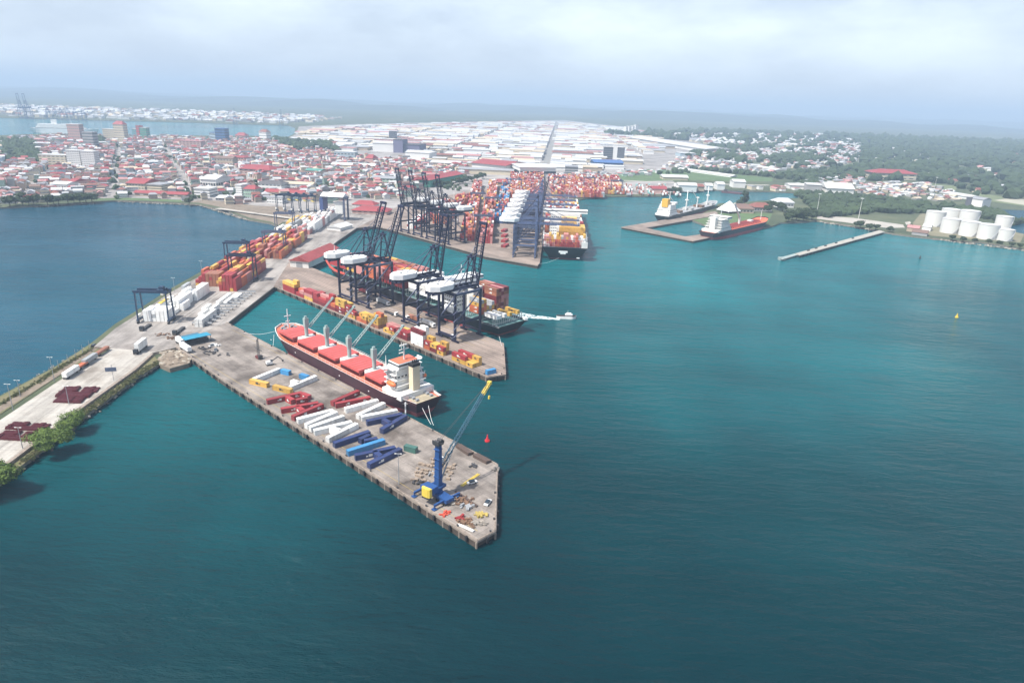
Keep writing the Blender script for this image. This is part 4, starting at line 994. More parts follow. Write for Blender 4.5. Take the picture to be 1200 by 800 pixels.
# ------------------------------------------------------------------ mobile harbour crane at the pier tip
def harbour_crane():
    b0 = at(512, 582, DZ); az, el, BL = 0.58, R(38), 40.5
    dv = Vector((math.sin(az), math.cos(az), 0)); ang = math.atan2(dv.y, dv.x)
    r = empty('harbour_crane', b0, ang, 'blue mobile harbour crane with yellow counterweight and raised lattice boom', 'crane')
    c = MB(); c.b2(-8, 8, -2, 2, 1.3, 2.8); c.tube((0, 0, 2.8), (0, 0, 3.8), 2.3, n=18)
    co = c.build('chassis', blue_crane, r); co.rotation_euler = (0, 0, U_ANG - ang)
    for x in (-6.6, -4.6, -2.6, 2.6, 4.6, 6.6):
        for y in (-1.7, 1.7): MB().tube((x, y - .45, .75), (x, y + .45, .75), .75, n=12).build('wheel', black, co)
    for x in (-6.2, 6.2):
        for y in (-1, 1):
            o = MB().bar((x, y * 2, 2.0), (x, y * 6.4, 1.8), .8, .9).tube((x, y * 6.4, .35), (x, y * 6.4, 2.2), .3, n=8).box((x, y * 6.4, .2), (1.8, 1.8, .35)); o.build('outrigger', blue_crane, co)
    s = MB(); s.b2(-5.5, 3.6, -1.9, 1.9, 3.85, 5.0); s.b2(-5, -1.6, -2.0, 2.0, 5.0, 6.6); s.build('slewing_platform', blue_crane, r)
    MB().prism([(-5.6, -2.3), (-5.6, 2.3), (-6.7, 2.0), (-7.1, 1.0), (-7.1, -1.0), (-6.7, -2.0)], 3.5, 7.2, None, True).build('counterweight', yellow, r); MB().b2(-6.9, -5.5, -1.9, 1.9, 2.6, 3.49).build('counterweight_base', dark_metal, r)
    t = MB(); bm = len(t.v)
    t.v += [Vector(q) for q in ((-.3, -1.15, 5.0), (2.1, -1.15, 5.0), (2.1, 1.15, 5.0), (-.3, 1.15, 5.0), (.2, -.95, 23), (1.9, -.95, 23), (1.9, .95, 23), (.2, .95, 23))]
    for q in ((3, 2, 1, 0), (4, 5, 6, 7), (0, 1, 5, 4), (1, 2, 6, 5), (2, 3, 7, 6), (3, 0, 4, 7)): t.face(*q)
    for z in (9, 13, 17, 21): t.box((.9, 0, z), (2.7, 2.7, .12))
    t.build('tower', blue_crane, r)
    h = MB(); h.b2(-.6, 2.6, -1.5, 1.5, 23, 23.6); h.tube((.2, -1, 24.2), (.2, 1, 24.2), .7, n=12); h.tube((2.0, -1, 24.4), (2.0, 1, 24.4), .7, n=12); h.b2(-.8, -.4, -1.6, 1.6, 23.6, 25); h.b2(2.4, 2.7, -1.6, 1.6, 23.6, 24.6)
    h.build('tower_head', dark_metal, r)
    cb = MB(); cb.b2(2.5, 4.6, .2, 2.2, 13.2, 15.8); cabo = cb.build('operator_cab', white_paint, r); MB().b2(4.62, 4.66, .4, 2.0, 14.2, 15.5).build('window', glass, cabo)
    f0 = Vector((2.4, 0, 12.6)); f1 = f0 + Vector((math.cos(el), 0, math.sin(el))) * BL; d = f1 - f0; nn = Vector((-math.sin(el), 0, math.cos(el)))
    def lattice(t0, t1, N):
        b = MB(); w0 = lambda t: .85 - .4 * t; hh = lambda t: (1.1 if t > .12 else 1.1 * t / .12 + .1) * (1 - .5 * t)
        P = lambda t, sy, sz: f0 + d * t + Vector((0, sy * w0(t), 0)) + nn * (sz * hh(t))
        ts = [t0 + (t1 - t0) * i / N for i in range(N + 1)]
        for sy in (-1, 1):
            for sz in (-1, 1): b.bar(P(ts[0], sy, sz), P(ts[-1], sy, sz), .19)
        for i in range(N):
            a_, c_ = ts[i], ts[i + 1]; e = 1 if i % 2 else -1
            for sy in (-1, 1): b.bar(P(a_, sy, e), P(c_, sy, -e), .1)
            for sz in (-1, 1): b.bar(P(a_, e, sz), P(c_, -e, sz), .1)
            b.bar(P(a_, -1, 1), P(a_, 1, 1), .12); b.bar(P(a_, -1, -1), P(a_, 1, -1), .12)
        return b
    bo = lattice(0, .86, 19).build('boom', mat('teal blue boom', (0.02, 0.10, 0.16), .5, .2, .3), r)
    tip = lattice(.86, 1, 4); tip.box(f1, (1.4, 1.6, 1.4)); tip.build('boom_tip', yellow, bo)
    hc = MB(); hc.bar((1.5, .4, 24.4), f1 + nn * .8, .1); hc.bar((1.5, -.4, 24.4), f1 + nn * .8, .1); hc.bar(f1, f1 - Vector((0, 0, 6)), .1); hc.build('hoist_cable', dark_metal, r)
    hk = MB(); hk.box(f1 - Vector((0, 0, 6.6)), (.8, .6, 1.4)); hk.build('hook', yellow, r)
    MB().bar((3, 0, 7), f0 + d * .28, .5).build('luffing_cylinder', lgray, r)
harbour_crane()
# ------------------------------------------------------------------ quay furniture
def quay_furniture():
    fb = MB().box((0, 0, 0), (.9, .7, 2.2)).mesh('fender', black)
    pm = MB().tube((0, 0, -4.2), (0, 0, -.9), .45, n=8).mesh('pile', pier_lip)
    bl = MB().tube((0, 0, 0), (0, 0, .6), .28, .22, 10).tube((0, 0, .6), (0, 0, .8), .42, .42, 10).mesh('bollard', dark_metal)
    def along(host, pts, step, zf, inner):
        for p, q in zip(pts[:-1], pts[1:]):
            d = (q - p); Lt = d.length; d.normalize(); nr = Vector((-d.y, d.x, 0)); a = math.atan2(d.y, d.x)
            if (inner - p).dot(nr) < 0: nr = -nr
            for i in range(int(Lt / step)):
                c = p + d * ((i + .5) * step)
                inst('fender', fb, host, (c.x - nr.x * .45, c.y - nr.y * .45, zf - 1.4), a)
                e = c + d * step * .5 + nr * .3
                inst('pile', pm, host, (e.x, e.y, zf))
                if i % 2 == 0:
                    g = c + nr * 1.0 + d * step * .3; inst('bollard', bl, host, (g.x, g.y, zf), a)
    pr_ = bpy.data.objects['pier']; along(pr_, PIER[0:7], 9, 3.5, at(400, 500, 3.5)); along(mid_q, MID[0:4], 11, 3.5, at(450, 370, 3.5))
    e = [at(320.5, 335, 3.5), at(267, 378, 3.5)]
    # kerb beam along the letter pier
    b = MB()
    pts = PIER[0:7]
    for p, q in zip(pts[:-1], pts[1:]):
        d = (q - p).normalized(); nr = Vector((-d.y, d.x, 0)); nr = nr if (at(400, 500, 3.5) - p).dot(nr) > 0 else -nr
        b.bar(p + nr * .5 + Vector((0, 0, .12)), q + nr * .5 + Vector((0, 0, .12)), .5, .3)
    b.build('kerb_beam', pier_lip, pr_)
quay_furniture()
def markings():
    pw = mat('worn white line paint', (.62, .61, .57), .8, .5, .4); rl = mat('worn rail steel', (.10, .085, .075), .6, .4, .6); yl = mat('worn yellow line paint', (.55, .40, .10), .8, .5, .4)
    def strip(p, q, wd, z, m_, name='marking'):
        d = (q - p).normalized(); nr = Vector((-d.y, d.x, 0)) * wd / 2; b = MB(); b.v += [Vector((v.x, v.y, z)) for v in (p - nr, q - nr, q + nr, p + nr)]; b.face(0, 1, 2, 3); b.build(name, m_)['kind'] = 'structure'
    L0 = Vector((-134.5, 505, 0))
    for off in (0, 22):
        for e in (-.5, .5): strip(L0 - UD * 22 + VD * (off + e), L0 + UD * 152 + VD * (off + e), .14, 3.51, rl, 'rail')
    for off in (5, 9, 13, 17): strip(L0 - UD * 18 + VD * off, L0 + UD * 148 + VD * off, .18, 3.504, yl if off in (5, 17) else pw)
    for x0, x1 in ((-229.5, -232.5), (-226.5, -229), (-204.5, -205.5), (-257.5, -262)): strip(Vector((x0, 430, 0)), Vector((x1, 505, 0)), .3, 3.488, pw)
    for i in range(9): strip(at(30 + i * 14, 480 - i * 9.3, 3.46), at(37 + i * 14, 475.3 - i * 9.3, 3.46), .22, 3.468, pw)
    for (x0, y0, x1, y1) in ((222, 413, 560, 622), (272, 386, 470, 489)): strip(at(x0, y0, 3.5), at(x1, y1, 3.5), .16, 3.506, yl)
markings()

# ------------------------------------------------------------------ vehicles
def wheels(r, xs, y=1.1, rad=.5):
    for x in xs:
        for s in (-1, 1): MB().tube((x, s * y - .2, rad), (x, s * y + .2, rad), rad, n=12).build('wheel', black, r)
def truck(p, rz, label, cabm, boxm, L=12.2, cab=True, h=2.7, cat='truck', name='truck', group='trucks and trailers on the roadway'):
    r = empty(name, p, rz, label, cat, group)
    MB().b2(-L / 2, L / 2, -1.1, 1.1, 1.0, 1.35).build('chassis', dark_metal, r)
    if h > .5:
        MB().b2(-L / 2, L / 2, -1.22, 1.22, 1.36, 1.36 + h).build('cargo_box', boxm, r)
    wheels(r, (-L / 2 + 1, -L / 2 + 2.3) + ((L / 2 - 2,) if cab else ()))
    if cab:
        c = MB(); c.b2(L / 2 + .6, L / 2 + 2.6, -1.2, 1.2, .8, 3.2); co = c.build('cab', cabm, r)
        MB().b2(L / 2 + 2.6, L / 2 + 2.64, -1.05, 1.05, 2.0, 3.0).build('windscreen', glass, co)
        wheels(r, (L / 2 + 1.7,)); MB().b2(L / 2 - 2.4, L / 2 + .7, -.6, .6, .8, 1.1).build('coupling', dark_metal, r)
    else: MB().b2(L / 2 - 2, L / 2 - 1.7, -.9, .9, .1, 1.0).build('landing_legs', dark_metal, r)
    return r
wcorr = CM['white']
a0 = math.atan2(*(lambda d: (d.y, d.x))(at(178, 399, DZ) - at(150, 422, DZ)))
truck(at(166, 410, DZ), a0 + math.pi, 'white container truck driving along the causeway', black, wcorr, 12.2, True, 4.6)
a1 = math.atan2(*(lambda d: (d.y, d.x))(at(126, 409, DZ) - at(70, 445, DZ)))
for (x, y), lab, m_, h in (((84, 440), 'pale box trailer parked at the bay side verge', wcorr, 2.6), ((96, 431), 'low trailer with an orange load at the bay side verge', CM['orange'], 1.0),
                           ((106, 424.5), 'grey white box trailer parked between two low trailers', CM['grey'], 2.4), ((120, 414), 'flat brown trailer parked by the yard end of the verge', CM['brown'], 1.2)):
    truck(at(x, y, DZ), a1, lab, black, m_, 12.2 if h > 1.1 else 9, False, h, 'trailer', 'trailer')
truck(at(218, 411, DZ), U_ANG, 'long white box trailer beside the blue roofed shed', white_paint, white_paint, 12, False, 2.6, 'trailer', 'trailer')
truck(at(211.5, 403, DZ), U_ANG, 'white box trailer behind the long one by the blue shed', white_paint, white_paint, 9, False, 2.6, 'trailer', 'trailer')
truck(at(211, 388.0, DZ), 1.62 + math.pi, 'white flatbed tractor at the end of the plug racks', dark_metal, CM['brown'], 12, True, 0.3)
truck(at(172, 384, DZ), 1.62 + math.pi, 'dark tractor with a low load under the road end yard crane', dark_metal, CM['grey'], 10, True, 0.3)
for i, ((x, y), m_) in enumerate((((437, 352), CM['blue']), ((448, 356), CM['grey']), ((470, 372), CM['red']), ((500, 381), CM['white']), ((521, 394), CM['yellow']), ((425, 343), CM['maroon']), ((457, 368), CM['orange']), ((486, 376), CM['brown']), ((412, 341), CM['green']))):
    nm_ = ['blue', 'grey', 'red', 'white', 'yellow', 'maroon', 'orange', 'brown', 'green'][i]
    truck(at(x, y, DZ), U_ANG, f'terminal truck with a {nm_} box waiting under the gantry cranes', white_paint, m_, 12, True, 2.4 if i % 2 else 0.3, group='terminal trucks under the gantry cranes')
def car(p, rz, m_, label):
    r = empty('car', p, rz, label, 'car', 'cars parked around the quays')
    MB().b2(-2.1, 2.1, -.85, .85, .35, .9).build('body', m_, r); MB().b2(-1.3, 1.0, -.78, .78, .9, 1.45).build('cabin', glass, r); wheels(r, (-1.3, 1.3), .8, .32)
car(at(571.5, 590, DZ), 1.2, white_paint, 'white pickup standing near the tip of the letter pier'); car(at(553, 566, DZ), .5, offwhite, 'pale car by the orange pole on the pier')
car(at(110, 405.8, 2.4), a1, black, 'black car parked at the bay shore by the yard corner')
car(at(249, 406, DZ), .8, white_paint, 'white car outside the blue roofed shed, on the pier side'); car(at(253, 411, DZ), 1.9, lgray, 'grey car below the white one outside the blue roofed shed')
# blue roofed shed
def shed():
    p = at(231, 401.5, DZ); d = at(243.5, 400.5, DZ) - at(219, 406, DZ); r = empty('shed', p, math.atan2(d.y, d.x), 'open shed with bright blue stepped roof at the pier root', 'shed')
    bm = mat('bright blue roof', (0.02, 0.26, 0.40), .5, .25, .3)
    MB().prism([(-8, -3.4), (8, -3.4), (8, 3.2), (-8, 3.2)], 4.2, 4.5, None, True).build('roof', bm, r)
    MB().prism([(-8, 3.3), (4, 3.3), (4, 8), (-8, 8)], 3.6, 3.85, None, True).build('rear_roof', mat('dull blue roof', (0.05, 0.16, 0.24), .6, .3, .4), r)
    MB().b2(-7.5, 3.5, 3.6, 7.5, 0, 3.55).build('wall', offwhite, r)
    for x in (-7.5, -3.7, 0, 3.7, 7.5):
        for y in (-3, 2.9): MB().b2(x - .12, x + .12, y - .12, y + .12, 0, 4.2).build('post', dark_metal, r)
    MB().b2(-7, 7, -1, 2.4, 0, 2.2).build('stored_goods', dark_metal, r)
shed()
def red_shed():
    c4 = [at(345, 308.4, 11), at(389.6, 290, 9), at(364, 313.6, 9)]
    o = at(366, 307, DZ); a_, b_ = at(351, 313.5, DZ), at(387, 297, DZ); d = b_ - a_; d.normalize(); ang = math.atan2(d.y, d.x)
    r = empty('warehouse', (a_ + b_) / 2, ang, 'long quay shed with a plain red pitched roof and pale gable end', 'warehouse'); Lx = (b_ - a_).length
    MB().b2(-Lx / 2, Lx / 2, -9, 9, 0, 6).build('wall', offwhite, r); MB().gable((0, 0), Lx, 18, 6, 10.5, 1.2).build('roof', redroof, r)
    MB().b2(-Lx / 2 - .1, -Lx / 2 - .02, -3, 3, .1, 4.6).build('door', lgray, r)
red_shed()
# dark red pipe bundles on the causeway
pm = mat('dark red coated pipe', (0.13, 0.016, 0.022), 0.55, .35, .5)
pb = MB()
for i in range(6): pb.tube((-2.2, -1.0 + .4 * i, .2), (2.2, -1.0 + .4 * i, .2), .2, n=6)
for i in range(5): pb.tube((-2.2, -.8 + .4 * i, .55), (2.2, -.8 + .4 * i, .55), .2, n=6)
pb.box((-1.2, 0, .85), (.2, 2.4, .1)); pb.box((1.2, 0, .85), (.2, 2.4, .1)); pbm = pb.mesh('pipe_bundle', pm)
def pipe_patch(c4, nx, ny, name):
    a_, b_, c_, d_ = [at(x, y, DZ) for x, y in c4]   # far-left, far-right, near-right, near-left
    rnd = random.Random(nx)
    for j in range(ny):
        for i in range(nx):
            s, t = (i + .5) / nx, (j + .5) / ny
            p = (a_ * (1 - s) + b_ * s) * (1 - t) + (d_ * (1 - s) + c_ * s) * t; p.z = DZ
            if rnd.random() < .05: continue
            e = (d_ - a_); o = inst('pipe_bundle', pbm, None, p, math.atan2(e.y, e.x) + rnd.uniform(-.03, .03)); o.scale = (e.length / ny / 4.55, .93, rnd.choice((1, 1, 1.6)))
            tag(o, f'dark red pipe bundle, {ordn(i)} along {ordn(j)} row, {name}', 'pipes', 'bundles of dark red pipes on the causeway')
pipe_patch(((77, 453.5), (119.5, 454.5), (92.5, 473), (58.5, 471.5)), 9, 3, 'patch behind the roadside trees')
pipe_patch(((17, 495), (59, 498), (53, 505.5), (6, 503)), 9, 2, 'far strip beside the trees')
pipe_patch(((7, 505), (51, 507.5), (42, 517.5), (-6, 515)), 9, 2, 'near strip before the road end')
# plug racks in the yard
for i in range(12):
    r = empty('plug_rack', V3(-208.5, 428 + i * 7.2), .08, f'low steel plug rack, {ordn(i)} in from the road among the white boxes', 'rack', 'plug racks in the yard')
    g = MB(); g.box((0, 0, 1.6), (13, 1.0, .12)); g.box((0, .5, 2.1), (13, .08, .9)); g.build('platform', lgray, r)
    g = MB()
    for x in (-6, -2, 2, 6): g.box((x, 0, .8), (.15, .8, 1.6))
    g.build('posts', dark_metal, r)
# things lying on the pier tip
def pier_goods():
    rnd = random.Random(4); bm = MB(); bm.box((0, 0, .55), (2.3, 1.5, 1.1)); bm.box((0, 0, 1.15), (2.0, 1.2, .12)); me = bm.mesh('stone_block', mat('tan stone block', (0.36, 0.28, 0.21), .85, .4, .6))
    n_ = 0
    for j in range(7):
        for i in range(13):
            x, y = 484 + i * 3.1 + j * 2.1, 562 + i * .5 - j * 4.3 + (3 if i > 8 else 0)
            if j > 4 and i < 3: continue
            if 503 < x < 524 and y > 557: continue
            if rnd.random() < .14: continue
            p = at(x, y, DZ); o = inst('stone_block', me, None, p, rnd.uniform(0, 3)); o.scale = (rnd.uniform(.45, .85),) * 3; o.location.x += rnd.uniform(-.5, .5); o.location.y += rnd.uniform(-.5, .5)
            tag(o, f'tan stone block, {ordn(i)} along {ordn(j)} row behind the harbour crane', 'block', 'tan stone blocks laid out by the harbour crane')
    dm = mat('dark brown steel', (0.11, 0.075, 0.06), .8, .4, .5)
    for (x0, y0, x1, y1), lab in (((537, 523, 552, 533), 'rusty plate stack on the pier edge, boat channel side, by the boom'), ((557, 534, 573, 542.5), 'rusty plate stack on the pier edge by the angled tip')):
        p, q = at(x0, y0, DZ), at(x1, y1, DZ); d = q - p; r = empty('plate_stack', (p + q) / 2, math.atan2(d.y, d.x), lab, 'steel', 'rusty plate stacks on the pier edge')
        for k in range(3): MB().b2(-d.length / 2, d.length / 2, -1.6 + k * 1.05, -.65 + k * 1.05, 0, 1.5 - .2 * k).build('bundle', dm, r)
    def heap(px, py, label, m_, n, sz, fl=1.0, name='scrap_heap', cat='scrap'):
        p = at(px, py, DZ); b = MB()
        for _ in range(n):
            a_ = rnd.uniform(0, 6.3); rr = sz * math.sqrt(rnd.random()); b.box((rr * math.cos(a_), rr * math.sin(a_) * .7, rnd.uniform(.15, .7)), (rnd.uniform(.4, 2.6), rnd.uniform(.3, .9), rnd.uniform(.3, 1.0) * fl), rnd.uniform(0, 3))
        o = b.build(name, m_, None, p); tag(o, label, cat)
    heap(564, 603, 'heap of yellow steel parts at the pier tip', mat('faded yellow', (.5, .38, .1), .7, .4, .5), 14, 2.2); heap(539, 608, 'dark red scrap heap at the pier tip', mat('dark red paint', (.3, .03, .03), .6, .3, .4), 12, 2)
    heap(521, 602, 'bright orange red scrap by the pier edge below the crane', mat('red orange', (.6, .09, .05), .6, .2, .4), 8, 2); heap(546, 612, 'grey brown beams heaped beside the red scrap', wood, 18, 4)
    heap(562, 614, 'pale rubble heap near the pier corner', mat('dusty rubble', (.38, .34, .29), .9, .5, .6), 16, 2.6); heap(548, 594, 'grey scrap heap behind the red scrap', lgray, 14, 2.6); heap(530, 589, 'pale grey hose heap beside the crane', mat('dusty rubble', (1, 1, 1)), 14, 2.2)
    heap(528, 585, 'dark scrap heap against the crane chassis', dark_metal, 14, 3.0); heap(545, 588, 'dark timber spread out from the crane towards the tip', wood, 24, 4.5); heap(508, 556, 'grey mesh heap beside the stone blocks', lgray, 10, 2)
    heap(490, 566, 'dark mesh heap at the edge of the stone blocks', dark_metal, 10, 2.4); heap(582, 550, 'pale gravel heap at the corner facing the channel', mat('dusty rubble', (1, 1, 1)), 10, 1.6); heap(552, 546, 'small dark fittings strewn on the deck', dark_metal, 7, 2.4, .5)
    heap(253, 405, 'pale junk heap outside the blue roofed shed', offwhite, 16, 3); heap(246, 414, 'dark junk strewn below the blue roofed shed', dark_metal, 14, 4.5, .6); heap(262, 416, 'small dark fittings on the deck beyond the blue shed', dark_metal, 7, 4, .5)
    heap(205, 396, 'brown rubble patch on the yard above the blue shed', wood, 22, 5); heap(191, 392, 'long brown dirt heap at the yard edge', wood, 18, 5, .5); heap(239, 408, 'dark goods heap under the blue roof eaves', dark_metal, 16, 4)
    for (x0, y0, x1, y1, m_, lab) in ((541, 569, 561, 555, yellow, 'long yellow boom section lying on the pier'), (537, 614, 555, 622, offwhite, 'white beam lying along the pier edge near the tip'), (534, 575, 559, 593, dm, 'long dark brown strip running out beside the harbour crane'), (540, 604, 556, 618, wood, 'brown beam lying across the scrap')):  # the dark brown strip follows a dark line beside the crane
        p, q = at(x0, y0, DZ + .4), at(x1, y1, DZ + .4); b = MB(); d = q - p; nr = Vector((-d.y, d.x, 0)).normalized()
        for s in (-.5, .5): b.bar(p + nr * s, q + nr * s, .22)
        for t in range(9): b.bar(p + d * (t / 9) + nr * .5, p + d * ((t + 1) / 9) - nr * .5, .14)
        b.bar(p, q, .6 if m_ in (white_paint, offwhite, dm) else .2); tag(b.build('beam', m_), lab, 'beam')
    # small lattice crane and white excavator near the ship's bow
    p = at(303.5, 420, DZ); r = empty('lattice_crane', p, U_ANG, 'small rusty lattice mast crane near the ship bow', 'crane')
    b = MB()
    for x in (-.6, .6):
        for y in (-.6, .6): b.bar((x, y, 1.6), (x * .5, y * .5, 12), .16)
    for z in range(2, 12): b.bar((-.55, -.55, z), (.55, .55, z + .8), .1); b.bar((.55, -.55, z), (-.55, .55, z + .8), .1)
    b.build('mast', dark_metal, r); MB().bar((-4.5, 0, 6), (4.5, 0, 6), .3).build('arm', dark_metal, r); MB().b2(-1.8, 1.8, -1.4, 1.4, .4, 1.8).build('base', coam, r); MB().b2(1, 2.6, -1.2, 1.2, .4, 2.6).build('winch_house', dark_metal, r)
    p = at(316, 427.5, DZ); r = empty('excavator', p, .6, 'white excavator with a long dark arm near the letter signs', 'excavator')
    for y in (-1.1, 1.1): MB().b2(-1.9, 1.9, y - .3, y + .3, 0, .8).build('track', black, r)
    MB().b2(-1.8, 1.6, -1.3, 1.3, .85, 2.4).build('body', white_paint, r); MB().b2(.4, 1.7, -1.25, -.1, 2.4, 3.2).build('cab', glass, r)
    MB().bar((1.4, .4, 2), (5.2, .4, 4.2), .45).bar((5.2, .4, 4.2), (7.6, .4, 1.6), .35).box((7.7, .4, 1.2), (.9, 1.0, .8)).build('arm', dark_metal, r)
    for x, y in ((459, 524.5 - 60), (466, 494)): pass
    p = at(475.5, 491, DZ); r = empty('signal_post', p, 0, 'white banded post at the pier edge under the ship stern', 'post')
    for k in range(5): MB().tube((0, 0, k * 1.8), (0, 0, k * 1.8 + 1.79), .35, n=10).build('band', white_paint if k % 2 == 0 else lgray, r)
    MB().b2(-1.2, 1.2, -1.2, 1.2, 0, .5).build('base', pier_lip, r)
    # mooring lines
    for (x0, y0, z0), (x1, y1, z1), lab in (((495, 478, 8), (505, 497, 4), 'mooring line from the bulk carrier stern, ship side'), ((502, 475, 8), (508, 498, 4), 'mooring line from the bulk carrier stern, channel side'),
                                            ((322, 388, 8.5), (286, 390, 4), 'long slack mooring line from the bulk carrier bow'), ((321, 392, 8), (320, 405, 4), 'short mooring line dropping from the bulk carrier bow'),
                                            ((478, 473, 8), (440, 462, 4), 'mooring line slanting along the bulk carrier quarter'), ((585, 394, 7), (588, 405, 3.7), 'mooring line of the middle quay ship stern'), ((655, 302, 8), (631, 309, 4), 'mooring line of the big ship stern')):
        p, q = at(x0, y0, z0), at(x1, y1, z1); b = MB(); pv_ = p
        for i in range(1, 9):
            t = i / 8; c = p.lerp(q, t); c.z -= 1.5 * math.sin(math.pi * t) * (1 if (p - q).length > 14 else .2); b.bar(pv_, c, .16); pv_ = c
        tag(b.build('mooring_line', offwhite), lab, 'rope', 'mooring lines of the ships')
pier_goods()
# ------------------------------------------------------------------ lamps
def lamp(px, py, h, label, z=DZ, head=True, group='light poles along the causeway and yard', m_=None):
    r = empty('light_pole', at(px, py, z), 0, label, 'light pole', group)
    MB().tube((0, 0, 0), (0, 0, h), .2, .1, 8).build('pole', m_ or lgray, r)
    if head: MB().bar((-.9, 0, h), (.9, 0, h), .12).box((-1.1, 0, h), (.8, .35, .2)).box((1.1, 0, h), (.8, .35, .2)).build('lamp_head', offwhite, r)
def high_mast(px, py, h, label, z=DZ, group='tall floodlight masts'):
    r = empty('floodlight_mast', at(px, py, z), 0, label, 'light mast', group)
    MB().tube((0, 0, 0), (0, 0, h), .4, .2, 8).build('pole', offwhite, r)
    b = MB(); b.tube((0, 0, h - .6), (0, 0, h), 1.4, n=12)
    for k in range(8): b.box((1.9 * math.cos(k * .785), 1.9 * math.sin(k * .785), h - .3), (.9, .9, .5), k * .785)
    b.build('lamp_ring', white_paint, r)
lamp(15.6, 481, 14, 'tall light pole on the bay verge by the road end', 2.4); lamp(64, 447, 14, 'tall light pole on the bay verge before the trailers', 2.4); lamp(24, 464.5, 9, 'thin lamp on the bay bank between two tall poles', 2.2)
lamp(26.5, 525, 10, 'light pole in front of the near pipe strip'); lamp(81, 474, 10, 'light pole at the pipe patch behind the trees'); lamp(205, 343, 12, 'white headed lamp on the bay edge beside white reefers')
lamp(237, 322, 12, 'white headed lamp on the bay edge at the coloured boxes'); lamp(467.5, 567, 14, 'thin light pole on the pier beside the stone blocks')
for px, h in ((69, 5), (80, 5), (89, 5), (97, 5), (105, 5)): lamp(px, 434 - (px - 63) * .66 + 1.5, h, f'short post on the bay bank above the trailers, {ordn((px - 69) // 8)} from the tall pole', 2.2, False)
r = empty('sign_board', at(133.5, 446, DZ), .25, 'blue grey sign board on a pole beside the causeway kerb', 'sign')
MB().tube((0, 0, 0), (0, 0, 9.5), .12, n=8).build('pole', lgray, r); MB().box((-.6, 0, 6.6), (5.4, .25, 2.2)).build('board', mat('slate sign', (.10, .13, .20), .6, .2, .3), r)
for px, py, h, lab in ((1006, 256, 30, 'tall floodlight mast by the mangroves behind the long jetty'), (957, 250, 30, 'tall floodlight mast by the pale coast road'), (700, 231, 34, 'tall floodlight mast on the quay corner of the inner basin'), (666, 236, 34, 'tall floodlight mast beside the big ship bow'),
                       (532, 236, 30, 'tall floodlight mast among far terminal boxes'), (1094, 225, 30, 'tall floodlight mast over the pale scrap yards')): high_mast(px, py, h, lab)
for i, (px, py, h) in enumerate(((44, 160, 70), (54, 160, 74), (65, 160, 72), (75, 160, 74), (85, 160, 72), (121, 160.5, 60), (130, 160.5, 62), (140, 160.5, 60), (149, 160.5, 60))): high_mast(px, py, h, f'pale tall mast by the cruise ship, {ordn(i)} counted from its bow end', 2, 'pale masts on the far city shore')
# ------------------------------------------------------------------ rocks, rubble and shrubs (nobody could count them)
def scatter_rocks():
    rnd = random.Random(6); b = MB()
    lines = [((11, 557), (29, 545), 1.3), ((29, 545), (99, 490), 1.4), ((99, 490), (144, 457), 1.5), ((144, 457), (187, 428), 1.5), ((-60, 600), (11, 557), 1.3), ((0, 468), (108, 405), .8), ((108, 405), (232, 323), .7), ((232, 323), (310, 279), .8),
             ((40, 243.2), (112, 238.2), 2), ((137, 237), (232, 241.2), 2), ((232, 241), (292, 259), 2.2), ((957, 260), (1020, 270), 2.4), ((1047, 275), (1200, 294), 2.4)]
    for (x0, y0), (x1, y1), s in lines:
        p, q = at(x0, y0, 0), at(x1, y1, 0); n_ = int((p - q).length / 1.0)
        for _ in range(min(n_, 260)):
            c = p.lerp(q, rnd.random()) + Vector((rnd.gauss(0, 1.0), rnd.gauss(0, 1.0), 0)); r_ = s * rnd.uniform(.35, .9)
            b.m = 0 if rnd.random() < .6 else 1; b.blob((c.x, c.y, rnd.uniform(0, 1.2)), (r_, r_ * rnd.uniform(.6, 1), r_ * .6), 1, .25, rnd)
    o = b.build('rocks', [rock, mat('pale rock', (.42, .38, .31), .9, .4, .5)]); tag(o, 'rocks lining the shores', None, None, 'stuff')
    mound = MB(); mound.smooth = False; top = A((190, 415), (222, 406), (228, 414), (221, 426), (199, 432), (187, 427), z=2.4); mound.prism(top, -.5, 2.6)
    for _ in range(150):
        a_, c_ = rnd.random(), rnd.random(); p = at(188 + 34 * a_, 412 + 16 * c_ - 3 * a_, 2.5); r_ = rnd.uniform(.4, 1.9); mound.m = rnd.choice((0, 0, 1)); mound.blob((p.x, p.y, 2.6), (r_ * 1.3, r_, r_ * .45), 1, .3, rnd)
    tag(mound.build('rubble', [dirt, mat('pale rock', (1, 1, 1))]), 'brown rubble bank between causeway and pier', None, None, 'stuff')
    sh = MB(); gm = mat('shrub leaves', (.075, .105, .03), .9, .5, .3, c2=(.14, .12, .05))
    for (x0, y0), (x1, y1), n_, wd in (((30, 540), (98, 485), 420, 2.2), ((98, 485), (160, 440), 420, 2.4), ((160, 440), (186, 424), 160, 2), ((-40, 590), (20, 550), 160, 2), ((0, 474), (108, 408), 360, 1.6)):
        p, q = at(x0, y0, 2.4), at(x1, y1, 2.4)
        for _ in range(n_):
            c = p.lerp(q, rnd.random()) + Vector((rnd.gauss(0, wd * .6), rnd.gauss(0, wd * .6), 0))
            for k in range(9):
                a_ = rnd.uniform(0, 6.3); l_ = rnd.uniform(.3, .9); b0 = len(sh.v); dx, dy = math.cos(a_), math.sin(a_); e = c + Vector((rnd.uniform(-.4, .4), rnd.uniform(-.4, .4), 0))
                sh.v += [e, e + Vector((-dy * .2, dx * .2, l_ * .5)), e + Vector((dx * l_ * .6, dy * l_ * .6, l_)), e + Vector((dy * .2, -dx * .2, l_ * .5))]; sh.face(b0, b0 + 1, b0 + 2, b0 + 3)
    tag(sh.build('undergrowth', gm), 'rough green undergrowth on the causeway banks', None, None, 'stuff')
scatter_rocks()
